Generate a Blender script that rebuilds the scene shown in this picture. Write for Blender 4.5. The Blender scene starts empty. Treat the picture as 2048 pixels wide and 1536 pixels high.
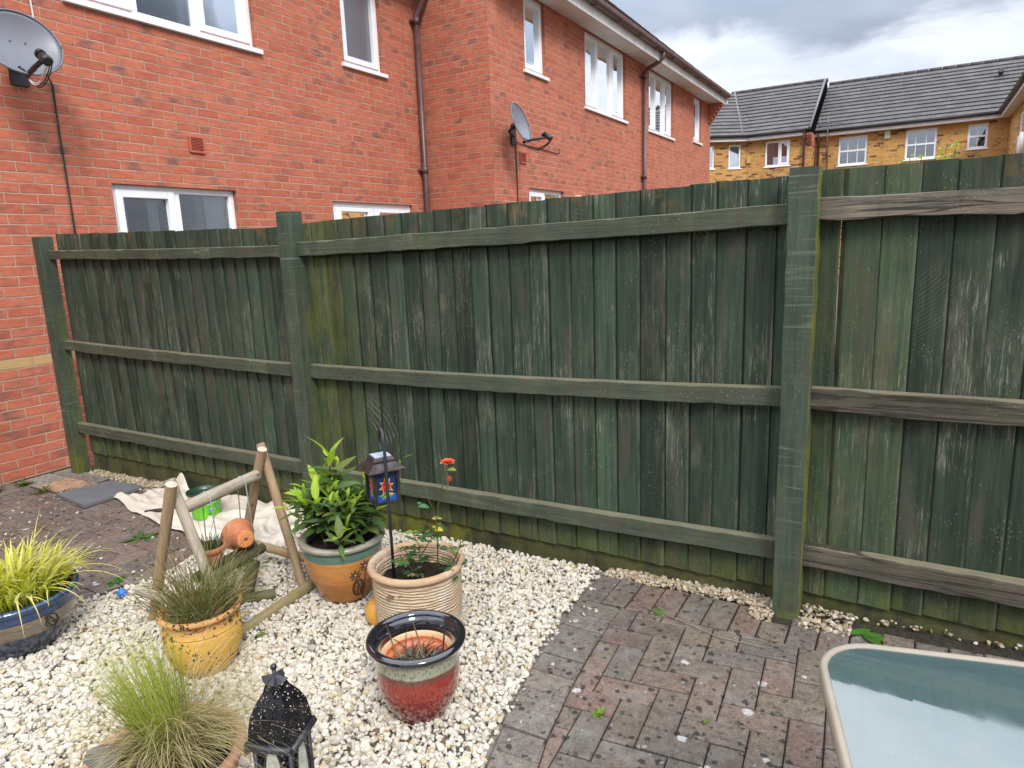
import bpy, math, random
import numpy as np
from mathutils import Vector, Matrix

random.seed(7)
rng = np.random.default_rng(11)
C = bpy.context.scene.collection
SC = bpy.context.scene
R = math.radians

# ------------------------------------------------------------------ camera
cam_data = bpy.data.cameras.new('camera')
cam_data.sensor_width = 36.0
cam_data.lens = 24.048
cam_data.clip_start = 0.05
cam_data.clip_end = 2000
cam = bpy.data.objects.new('camera', cam_data)
C.objects.link(cam)
SC.camera = cam
yaw, pitch, roll = R(30.5675), R(11.2668), R(-2.2112)
f0 = Vector((-math.sin(yaw), math.cos(yaw), 0)); r0 = Vector((math.cos(yaw), math.sin(yaw), 0)); u0 = Vector((0, 0, 1))
fw = f0 * math.cos(pitch) - u0 * math.sin(pitch)
up = u0 * math.cos(pitch) + f0 * math.sin(pitch)
rt = r0 * math.cos(roll) + up * math.sin(roll)
up2 = up * math.cos(roll) - r0 * math.sin(roll)
CAMP = Vector((5.7372, -2.7012, 1.57))
cam.matrix_world = Matrix(((rt.x, up2.x, -fw.x, CAMP.x), (rt.y, up2.y, -fw.y, CAMP.y), (rt.z, up2.z, -fw.z, CAMP.z), (0, 0, 0, 1)))

# ------------------------------------------------------------------ node helper
class G:
    def __init__(s, tree):
        s.t = tree; tree.nodes.clear()
    def n(s, typ, **kw):
        nd = s.t.nodes.new(typ)
        for k, v in kw.items(): setattr(nd, k, v)
        return nd
    def put(s, sock, v):
        if hasattr(v, 'is_output'): s.t.links.new(v, sock)
        elif v is not None:
            if isinstance(v, (tuple, list)) and len(v) == 3 and sock.type == 'RGBA': v = (*v, 1)
            sock.default_value = v
    def m(s, op, a, b=None, c=None, clamp=False):
        nd = s.n('ShaderNodeMath', operation=op, use_clamp=clamp)
        s.put(nd.inputs[0], a)
        if b is not None: s.put(nd.inputs[1], b)
        if c is not None: s.put(nd.inputs[2], c)
        return nd.outputs[0]
    def vm(s, op, a, b=None):
        nd = s.n('ShaderNodeVectorMath', operation=op)
        s.put(nd.inputs[0], a)
        if b is not None: s.put(nd.inputs[1], b)
        return nd.outputs[1] if op in ('LENGTH', 'DOT_PRODUCT', 'DISTANCE') else nd.outputs[0]
    def mix(s, fac, a, b, blend='MIX'):
        nd = s.n('ShaderNodeMix', data_type='RGBA', blend_type=blend)
        s.put(nd.inputs[0], fac); s.put(nd.inputs[6], a); s.put(nd.inputs[7], b)
        return nd.outputs[2]
    def xyz(s, v):
        nd = s.n('ShaderNodeSeparateXYZ'); s.put(nd.inputs[0], v); return nd.outputs
    def cxyz(s, x, y, z):
        nd = s.n('ShaderNodeCombineXYZ')
        for i, q in enumerate((x, y, z)): s.put(nd.inputs[i], q)
        return nd.outputs[0]
    def noise(s, vec, scale, detail=3, rough=.55, dist=0., col=False):
        nd = s.n('ShaderNodeTexNoise')
        s.put(nd.inputs['Vector'], vec); s.put(nd.inputs['Scale'], scale); s.put(nd.inputs['Detail'], detail)
        s.put(nd.inputs['Roughness'], rough); s.put(nd.inputs['Distortion'], dist)
        return nd.outputs[1] if col else nd.outputs[0]
    def voro(s, vec, scale, feature='F1', rnd=1., out='Distance'):
        nd = s.n('ShaderNodeTexVoronoi', feature=feature)
        s.put(nd.inputs['Vector'], vec); s.put(nd.inputs['Scale'], scale); s.put(nd.inputs['Randomness'], rnd)
        return nd.outputs[out]
    def white(s, vec):
        nd = s.n('ShaderNodeTexWhiteNoise', noise_dimensions='3D'); s.put(nd.inputs['Vector'], vec); return nd.outputs
    def ss(s, x, a, b, lo=0., hi=1.):
        nd = s.n('ShaderNodeMapRange', interpolation_type='SMOOTHSTEP')
        s.put(nd.inputs[0], x); s.put(nd.inputs[1], a); s.put(nd.inputs[2], b); s.put(nd.inputs[3], lo); s.put(nd.inputs[4], hi)
        return nd.outputs[0]
    def ramp(s, fac, stops, interp='LINEAR'):
        nd = s.n('ShaderNodeValToRGB'); cr = nd.color_ramp; cr.interpolation = interp
        while len(cr.elements) < len(stops): cr.elements.new(.5)
        for e, (p, c) in zip(cr.elements, stops): e.position = p; e.color = (*c, 1)
        s.put(nd.inputs[0], fac); return nd.outputs[0]
    def bump(s, h, strength=.5, dist=.01, normal=None):
        nd = s.n('ShaderNodeBump'); s.put(nd.inputs['Strength'], strength); s.put(nd.inputs['Distance'], dist); s.put(nd.inputs['Height'], h)
        if normal is not None: s.put(nd.inputs['Normal'], normal)
        return nd.outputs[0]
    def attr(s, name='col'):
        return s.n('ShaderNodeAttribute', attribute_name=name).outputs['Color']
    def pos(s): return s.n('ShaderNodeNewGeometry').outputs['Position']
    def nor(s): return s.n('ShaderNodeNewGeometry').outputs['True Normal']
    def obj(s): return s.n('ShaderNodeTexCoord').outputs['Object']
    def uv(s): return s.n('ShaderNodeTexCoord').outputs['UV']

def newmat(name):
    m = bpy.data.materials.new(name); m.use_nodes = True
    return m, G(m.node_tree)
def finish(g, base, rough=.6, normal=None, spec=.5, metal=0., coat=0., coat_rough=.03, alpha=None, transl=None, ior=None):
    b = g.n('ShaderNodeBsdfPrincipled'); o = g.n('ShaderNodeOutputMaterial')
    g.put(b.inputs['Base Color'], base); g.put(b.inputs['Roughness'], rough); g.put(b.inputs['Metallic'], metal)
    g.put(b.inputs['Specular IOR Level'], spec); g.put(b.inputs['Coat Weight'], coat); g.put(b.inputs['Coat Roughness'], coat_rough)
    if ior: g.put(b.inputs['IOR'], ior)
    if alpha is not None: g.put(b.inputs['Alpha'], alpha)
    if normal is not None: g.put(b.inputs['Normal'], normal)
    sh = b.outputs[0]
    if transl is not None:
        t = g.n('ShaderNodeBsdfTranslucent'); g.put(t.inputs[0], transl)
        mx = g.n('ShaderNodeMixShader'); mx.inputs[0].default_value = .45
        g.t.links.new(sh, mx.inputs[1]); g.t.links.new(t.outputs[0], mx.inputs[2]); sh = mx.outputs[0]
    g.t.links.new(sh, o.inputs[0])

# ------------------------------------------------------------------ world: overcast sky with broken cloud
SUN_EL, SUN_AZ = R(43), R(130)          # azimuth clockwise from +Y
w = bpy.data.worlds.new('World'); SC.world = w; w.use_nodes = True
g = G(w.node_tree)
sky = g.n('ShaderNodeTexSky', sky_type='NISHITA'); sky.sun_disc = False
sky.sun_elevation = SUN_EL; sky.sun_rotation = SUN_AZ
d = g.vm('NORMALIZE', g.n('ShaderNodeTexCoord').outputs['Generated'])
dx, dy, dz = g.xyz(d)
el = g.m('MULTIPLY', g.m('ARCSINE', dz), 57.2958)
az = g.m('MULTIPLY', g.m('ARCTAN2', dx, dy), 57.2958)
zz = g.m('ADD', g.m('MAXIMUM', dz, 0.), .12)
cp = g.cxyz(g.m('DIVIDE', dx, zz), g.m('DIVIDE', dy, zz), 0.)
n1 = g.noise(cp, .9, 6, .58, .3)
n2 = g.noise(cp, 2.6, 5, .6, .4)
# the grey cloud bank hanging over the far roofs
lobe = g.m('EXPONENT', g.m('MULTIPLY', g.m('POWER', g.m('DIVIDE', g.m('ADD', az, 7.), 4.6), 2.), -1.))
right = g.ss(az, -6., 6., 0., 1.)
thr = g.m('SUBTRACT', 14.9, g.m('ADD', g.m('MULTIPLY', lobe, 2.9), g.m('MULTIPLY', right, 1.4)))
e2 = g.m('ADD', el, g.m('MULTIPLY', g.m('SUBTRACT', n2, .5), 7.))
bank = g.m('MULTIPLY', g.ss(g.m('SUBTRACT', e2, thr), -1.0, 1.5), g.ss(el, 24., 34., 1., 0.))
gen = g.m('MULTIPLY', g.ss(n1, .5, .68), g.ss(el, 16., 30.))
dark = g.m('MAXIMUM', g.m('MULTIPLY', bank, g.ss(n1, .25, .6, .72, 1.)), g.m('MULTIPLY', gen, .55))
lift = g.ss(dz, .16, .62, 1., 3.4)
cloud = g.mix(dark, g.mix(g.ss(n2, .35, .65), (.44, .475, .54), (.53, .55, .59)), (.19, .222, .275))
cloud = g.mix(1., cloud, g.cxyz(lift, lift, lift), 'MULTIPLY')
skyc = g.mix(1., sky.outputs[0], (.1, .1, .1), 'MULTIPLY')
fin = g.mix(.92, skyc, cloud)
bg = g.n('ShaderNodeBackground'); g.put(bg.inputs[0], fin); bg.inputs[1].default_value = 1.0
g.t.links.new(bg.outputs[0], g.n('ShaderNodeOutputWorld').inputs[0])

# ------------------------------------------------------------------ sun behind thin cloud
sl = bpy.data.lights.new('sun', 'SUN'); sl.energy = 1.5; sl.angle = R(13); sl.color = (1, .955, .89)
so = bpy.data.objects.new('sun', sl); C.objects.link(so)
sd = Vector((math.sin(SUN_AZ) * math.cos(SUN_EL), math.cos(SUN_AZ) * math.cos(SUN_EL), math.sin(SUN_EL)))
so.rotation_euler = sd.to_track_quat('Z', 'Y').to_euler(); so.location = (6, -8, 12)
vs = SC.view_settings
vs.view_transform = 'Standard'; vs.look = 'None'; vs.gamma = 1; vs.exposure = .85; vs.use_curve_mapping = False

# ------------------------------------------------------------------ mesh builder
def wloc(o):
    v = Vector((0, 0, 0))
    while o is not None: v = v + o.location; o = o.parent
    return v
class MB:
    def __init__(s): s.v = []; s.f = []; s.c = []; s.sm = []; s.mi = []; s.uv = None
    def add(s, vs, fs, col=(1, 1, 1), smooth=False, mi=0):
        b = len(s.v); s.v.extend([tuple(q) for q in vs])
        if col and isinstance(col[0], (tuple, list)): s.c.extend(col)
        else: s.c.extend([tuple(col)] * len(vs))
        for f in fs: s.f.append(tuple(b + i for i in f)); s.sm.append(smooth); s.mi.append(mi)
        return s
    def box(s, x0, x1, y0, y1, z0, z1, col=(1, 1, 1), mi=0):
        return s.add([(x0, y0, z0), (x1, y0, z0), (x1, y1, z0), (x0, y1, z0), (x0, y0, z1), (x1, y0, z1), (x1, y1, z1), (x0, y1, z1)],
                     [(0, 3, 2, 1), (4, 5, 6, 7), (0, 1, 5, 4), (1, 2, 6, 5), (2, 3, 7, 6), (3, 0, 4, 7)], col, False, mi)
    def hexa(s, pts, col=(1, 1, 1), mi=0):
        return s.add(pts, [(0, 3, 2, 1), (4, 5, 6, 7), (0, 1, 5, 4), (1, 2, 6, 5), (2, 3, 7, 6), (3, 0, 4, 7)], col, False, mi)
    def tube(s, pts, r, n=8, col=(1, 1, 1), smooth=True, cap=True, mi=0):
        pts = [Vector(p) for p in pts]; m = len(pts)
        rs = [r] * m if isinstance(r, (int, float)) else list(r)
        tang = [(pts[min(i + 1, m - 1)] - pts[max(i - 1, 0)]).normalized() for i in range(m)]
        a = Vector((0, 0, 1)) if abs(tang[0].z) < .9 else Vector((1, 0, 0))
        u = tang[0].cross(a).normalized(); V = []
        for i in range(m):
            u = (u - tang[i] * u.dot(tang[i])).normalized(); w_ = tang[i].cross(u)
            for k in range(n):
                an = 2 * math.pi * k / n
                V.append(pts[i] + (u * math.cos(an) + w_ * math.sin(an)) * rs[i])
        F = [(i * n + k, i * n + (k + 1) % n, (i + 1) * n + (k + 1) % n, (i + 1) * n + k) for i in range(m - 1) for k in range(n)]
        cc = col
        if cc and isinstance(cc[0], (tuple, list)): cc = [c for c in cc for _ in range(n)]
        s.add(V, F, cc, smooth, mi)
        if cap:
            b = len(s.v) - m * n
            s.f.append(tuple(b + k for k in reversed(range(n)))); s.sm.append(False); s.mi.append(mi)
            s.f.append(tuple(b + (m - 1) * n + k for k in range(n))); s.sm.append(False); s.mi.append(mi)
        return s
    def lathe(s, prof, n=56, col=(1, 1, 1), M=None, cx=0, cy=0, wob=0., mi=0):
        V = []; m = len(prof)
        ph = random.random() * 6
        for (r, z) in prof:
            for k in range(n):
                a = 2 * math.pi * k / n
                rr = r * (1 + wob * math.sin(2 * a + ph) + wob * .5 * math.sin(3 * a + z * 20))
                p = Vector((cx + rr * math.cos(a), cy + rr * math.sin(a), z))
                V.append(M @ p if M is not None else p)
        F = [(i * n + k, i * n + (k + 1) % n, (i + 1) * n + (k + 1) % n, (i + 1) * n + k) for i in range(m - 1) for k in range(n)]
        if prof[0][0] < 1e-4: pass
        return s.add(V, F, col, True, mi)
    def sphere(s, c, r, nu=14, nv=9, col=(1, 1, 1), sc=(1, 1, 1), mi=0):
        V = []; F = []
        for i in range(nv + 1):
            t = math.pi * i / nv
            for k in range(nu):
                a = 2 * math.pi * k / nu
                V.append((c[0] + r * sc[0] * math.sin(t) * math.cos(a), c[1] + r * sc[1] * math.sin(t) * math.sin(a), c[2] + r * sc[2] * math.cos(t)))
        for i in range(nv):
            for k in range(nu): F.append((i * nu + k, (i + 1) * nu + k, (i + 1) * nu + (k + 1) % nu, i * nu + (k + 1) % nu))
        return s.add(V, F, col, True, mi)
    def leaf(s, base, d, nrm, L, W, curl=.25, fold=.25, col=(1, 1, 1), seg=5, ser=0., thick=0.):
        d = Vector(d).normalized(); nrm = Vector(nrm); nrm = (nrm - d * nrm.dot(d)).normalized(); sd_ = d.cross(nrm)
        V = []; F = []; cs = []
        for i in range(seg + 1):
            t = i / seg
            wd = W * .5 * (math.sin(math.pi * min(1, t ** .8)) ** .85 if 0 < t < 1 else .02)
            c = Vector(base) + d * (L * t) - nrm * (curl * L * t * t)
            for k in (-1, 0, 1):
                V.append(c + sd_ * (wd * k) + nrm * (abs(k) * wd * fold))
                cs.append(tuple(q * (1.18 if k == 0 else 1.) for q in col))
        for i in range(seg):
            for k in (0, 1): F.append((i * 3 + k, i * 3 + k + 1, (i + 1) * 3 + k + 1, (i + 1) * 3 + k))
        return s.add(V, F, cs, True)
    def blade(s, pts, wid, side, c0, c1, c2=None, tip=.05):
        n = len(pts); V = []; F = []; cs = []; side = Vector(side)
        for i, p in enumerate(pts):
            t = i / (n - 1); wd = wid * .5 * max(tip, min(1, (1 - t) * 2.2)) * (0.7 + .3 * min(1, t * 4))
            V += [Vector(p) - side * wd, Vector(p) + side * wd]
            ca = tuple(a * (1 - t) + b * t for a, b in zip(c0, c1))
            cs += [ca, c2 if c2 and t > .0 and random.random() < .0 else ca]
        for i in range(n - 1): F.append((2 * i, 2 * i + 1, 2 * i + 3, 2 * i + 2))
        return s.add(V, F, cs, True)
    def build(s, name, mat, parent=None, bevel=0., world=True, seg=2):
        off = wloc(parent) if (parent is not None and world) else Vector((0, 0, 0))
        me = bpy.data.meshes.new(name)
        vv = [(a - off.x, b - off.y, c - off.z) for a, b, c in s.v]
        me.from_pydata(vv, [], s.f); me.update()
        at = me.color_attributes.new('col', 'FLOAT_COLOR', 'POINT')
        arr = np.ones((len(s.v), 4), np.float32)
        if s.c: arr[:, :3] = np.array(s.c, np.float32)[:, :3]
        at.data.foreach_set('color', arr.ravel())
        me.polygons.foreach_set('use_smooth', s.sm)
        for m_ in (mat if isinstance(mat, (list, tuple)) else [mat]): me.materials.append(m_)
        me.polygons.foreach_set('material_index', s.mi)
        if s.uv is not None:
            ul = me.uv_layers.new(name='UVMap')
            li = np.zeros(len(me.loops), np.int32); me.loops.foreach_get('vertex_index', li)
            ul.data.foreach_set('uv', np.array(s.uv, np.float32)[li].ravel())
        o = bpy.data.objects.new(name, me); C.objects.link(o)
        if parent is not None: o.parent = parent
        if bevel:
            b = o.modifiers.new('bevel', 'BEVEL'); b.width = bevel; b.segments = seg; b.limit_method = 'ANGLE'; b.angle_limit = R(35)
        return o

def tag(o, label=None, cat=None, group=None, kind=None):
    if label: o['label'] = label
    if cat: o['category'] = cat
    if group: o['group'] = group
    if kind: o['kind'] = kind
    return o
def thing(name, label, cat, loc=(0, 0, 0), group=None):
    o = bpy.data.objects.new(name, None); C.objects.link(o); o.empty_display_size = .1
    o.location = loc
    return tag(o, label, cat, group)
SLP = .024
def gz(x): return SLP * max(-12, min(12, x))
# ------------------------------------------------------------------ materials
def brick_material(name, ramp, mortar, flash, stripe=None, flash_amt=.25, bumpd=.006):
    m, g = newmat(name)
    p = g.pos(); n = g.nor()
    px, py, pz = g.xyz(p); nx, ny, nz = g.xyz(n)
    isx = g.m('GREATER_THAN', g.m('ABSOLUTE', nx), .6)
    u = g.m('ADD', g.m('MULTIPLY', isx, py), g.m('MULTIPLY', g.m('SUBTRACT', 1., isx), px))
    wob = g.m('MULTIPLY', g.m('SUBTRACT', g.noise(p, 14, 3), .5), .010)
    zc = g.m('ADD', g.m('DIVIDE', g.m('ADD', pz, wob), .075), 100.)
    row = g.m('FLOOR', zc); fz = g.m('FRACT', zc)
    uu = g.m('ADD', g.m('DIVIDE', g.m('ADD', u, g.m('MULTIPLY', wob, .8)), .225), g.m('ADD', g.m('MULTIPLY', g.m('MODULO', row, 2.), .5), 100.))
    colm = g.m('FLOOR', uu); fu = g.m('FRACT', uu)
    du = g.m('MULTIPLY', g.m('MINIMUM', fu, g.m('SUBTRACT', 1., fu)), .225)
    dz_ = g.m('MULTIPLY', g.m('MINIMUM', fz, g.m('SUBTRACT', 1., fz)), .075)
    dd = g.m('MINIMUM', du, dz_)
    dn = g.m('ADD', dd, g.m('MULTIPLY', g.m('SUBTRACT', g.noise(p, 90, 2), .5), .0035))
    mask = g.ss(dn, .0032, .0062)
    cell = g.cxyz(colm, row, isx)
    wn = g.white(cell); r1, r2, r3 = g.xyz(wn[1])
    base = g.ramp(r1, ramp)
    st = g.noise(g.vm('MULTIPLY', p, (7., 7., 26.)), 1.3, 4, .65)
    base = g.mix(g.ss(g.noise(p, 34, 5, .75), 0.42, .66, 0., .32), base, g.mix(1., base, (.72, .62, .60), 'MULTIPLY'))
    base = g.mix(g.ss(g.noise(g.vm('ADD', p, (3., 1., 2.)), 46, 4, .7), .55, .72, 0., .22), base, (.62, .27, .17))
    base = g.mix(g.ss(st, .35, .7, 0., .6), base, g.mix(1., base, (.62, .58, .62), 'MULTIPLY'))
    # kiln flashing: dark smears that sit in the middle of some bricks
    mid = g.ss(g.m('ABSOLUTE', g.m('SUBTRACT', fu, g.m('ADD', .35, g.m('MULTIPLY', r3, .3)))), .42, .1)
    fl = g.m('MULTIPLY', g.m('MULTIPLY', mid, g.ss(r2, 1. - flash_amt * 1.6, 1.)), g.ss(st, .3, .6))
    base = g.mix(g.m('MULTIPLY', fl, .85), base, flash)
    sp = g.noise(p, 260, 2, .6)
    base = g.mix(g.ss(sp, .5, .75, 0., .3), base, (.16, .06, .05))
    # faint chalky bloom
    bl = g.m('MULTIPLY', g.ss(g.noise(p, 2.2, 5, .65), .6, .76), .22)
    base = g.mix(bl, base, (.56, .36, .28))
    wz = g.noise(p, .55, 4, .6); base = g.mix(g.ss(wz, .4, .68, 0., .55), base, g.mix(1., base, (.84, .80, .80), 'MULTIPLY'))
    run = g.noise(g.vm('MULTIPLY', p, (1., 1., .12)), 3.2, 4, .65); base = g.mix(g.ss(run, .56, .72, 0., .4), base, g.mix(1., base, (.80, .76, .76), 'MULTIPLY'))
    if stripe:
        k = g.m('COMPARE', row, 111., .1)
        base = g.mix(k, base, g.mix(st, (.52, .34, .15), (.40, .25, .11)))
    mc = g.mix(g.ss(g.noise(p, 5, 4, .65), .35, .7), mortar, tuple(q * .62 for q in mortar)); mc = g.mix(g.noise(p, 60, 3), mc, g.mix(1., mc, (.8, .78, .76), 'MULTIPLY'))
    col = g.mix(mask, mc, base)
    h = g.m('ADD', g.m('MULTIPLY', mask, 1.), g.m('MULTIPLY', g.noise(p, 120, 4, .7), .35))
    finish(g, col, .88, g.bump(h, .8, bumpd), .25)
    return m
M = {}
M['brick'] = brick_material('red_brick', [(0, (.44, .126, .074)), (.3, (.505, .148, .085)), (.7, (.545, .175, .101)), (1, (.475, .150, .095))],
                            (.50, .34, .24), (.16, .09, .08), True, .15)
M['buff'] = brick_material('buff_brick', [(0, (.56, .30, .085)), (.5, (.67, .37, .11)), (.86, (.60, .34, .11)), (.93, (.19, .085, .04)), (1, (.16, .075, .045))],
                           (.46, .34, .19), (.15, .08, .05), False, .22)

def simple(name, col, rough=.5, spec=.5, metal=0., coat=0., nscale=0, namt=.15, bump=0., bscale=60):
    m, g = newmat(name)
    c = col
    if nscale:
        p = g.obj(); c = g.mix(g.ss(g.noise(p, nscale, 4, .65), .3, .7, 0., 1.), tuple(q * (1 - namt) for q in col), tuple(min(1, q * (1 + namt)) for q in col))
    nb = g.bump(g.noise(g.obj(), bscale, 4, .6), bump, .004) if bump else None
    finish(g, c, rough, nb, spec, metal, coat)
    return m
def upvc():
    m, g = newmat('white_upvc')
    p = g.pos()
    c = g.mix(g.ss(g.noise(p, 3, 5, .7), .45, .8, 0., .35), (.80, .81, .83), (.62, .61, .58))
    finish(g, c, .32, None, .4)
    return m
M['upvc'] = upvc()
M['brown'] = simple('brown_plastic', (.095, .052, .05), .4, .5, nscale=6, namt=.25)
M['dark'] = simple('black_plastic', (.018, .018, .02), .45, nscale=8, namt=.3)
M['cable_white'] = simple('white_cable', (.6, .58, .55), .5)
M['red_vent'] = simple('terracotta_plastic', (.43, .105, .065), .55, nscale=9)
M['soffit'] = simple('white_board', (.66, .64, .61), .55, nscale=3, namt=.12)
def glass_pane(name, tint=(.84, .87, .89), base=.015, rough=.01, gcol=(.95, .97, 1.)):
    m, g = newmat(name)
    fr = g.n('ShaderNodeFresnel'); fr.inputs[0].default_value = 1.5
    wv = g.bump(g.noise(g.pos(), 1.7, 2, .5), .012, .3)
    g.put(fr.inputs['Normal'], wv)
    tr = g.n('ShaderNodeBsdfTransparent'); g.put(tr.inputs[0], tint)
    gl = g.n('ShaderNodeBsdfGlossy'); gl.inputs['Roughness'].default_value = rough; g.put(gl.inputs['Normal'], wv)
    g.put(gl.inputs[0], gcol)
    mx = g.n('ShaderNodeMixShader'); g.put(mx.inputs[0], g.m('ADD', g.m('MULTIPLY', fr.outputs[0], 1.2), base, clamp=True))
    g.t.links.new(tr.outputs[0], mx.inputs[1]); g.t.links.new(gl.outputs[0], mx.inputs[2])
    g.t.links.new(mx.outputs[0], g.n('ShaderNodeOutputMaterial').inputs[0])
    return m
M['pane'] = glass_pane('window_glass')
M['pane_sky'] = glass_pane('reflective_window_glass', (.7, .74, .78), .16)
M['pane_obscure'] = glass_pane('obscure_glass', (.85, .87, .89), .0, .45, (.30, .33, .36))
def curtain_mat(name, c):
    m, g = newmat(name)
    finish(g, g.mix(g.noise(g.pos(), 5, 3), c, tuple(q * .8 for q in c)), .9, None, .1, transl=c)
    return m
M['net'] = curtain_mat('net_curtain', (.72, .72, .74))
M['obscure'] = curtain_mat('obscure_glass_film', (.36, .37, .38))
M['obscure_dark'] = curtain_mat('dark_obscure_film', (.12, .125, .13))
M['drape'] = curtain_mat('heavy_curtain', (.36, .30, .22))
M['blind'] = curtain_mat('roller_blind', (.42, .36, .27))
M['room'] = simple('room_wall', (.30, .27, .24), .9)

def tile_material(name, c1, c2, course=.33, along='x'):
    m, g = newmat(name)
    p = g.pos(); px, py, pz = g.xyz(p)
    # courses follow real slates: row from height, column from the run of the eave
    uvv = g.uv(); u, v, _ = g.xyz(uvv)
    row = g.m('FLOOR', g.m('DIVIDE', v, course)); fv = g.m('FRACT', g.m('DIVIDE', v, course))
    uo = g.m('ADD', g.m('DIVIDE', u, .30), g.m('MULTIPLY', g.m('MODULO', row, 2.), .5))
    cell = g.cxyz(g.m('FLOOR', uo), row, 0.)
    rr = g.white(cell)[0]
    fu = g.m('FRACT', uo); du = g.m('MULTIPLY', g.m('MINIMUM', fu, g.m('SUBTRACT', 1., fu)), .3)
    base = g.mix(rr, c1, c2)
    base = g.mix(g.ss(g.noise(p, 1.2, 5, .65), .5, .72, 0., .5), base, tuple(min(1, q * 1.5) for q in c2))
    base = g.mix(g.ss(g.noise(p, 22, 4, .7), .52, .75, 0., .35), base, tuple(q * .6 for q in c1))
    j = g.ss(du, .002, .008)
    base = g.mix(g.m('ADD', g.m('MULTIPLY', j, .3), .7), tuple(q * .35 for q in c1), base)
    finish(g, base, .8, g.bump(g.m('ADD', j, g.noise(p, 50, 3)), .5, .01), .3)
    return m
M['tile'] = tile_material('grey_roof_tile', (.074, .069, .069), (.104, .097, .096))
M['tile_brown'] = tile_material('brown_roof_tile', (.10, .066, .058), (.135, .09, .078))
M['lead'] = simple('lead_flashing', (.12, .122, .13), .7, nscale=8)

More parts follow.
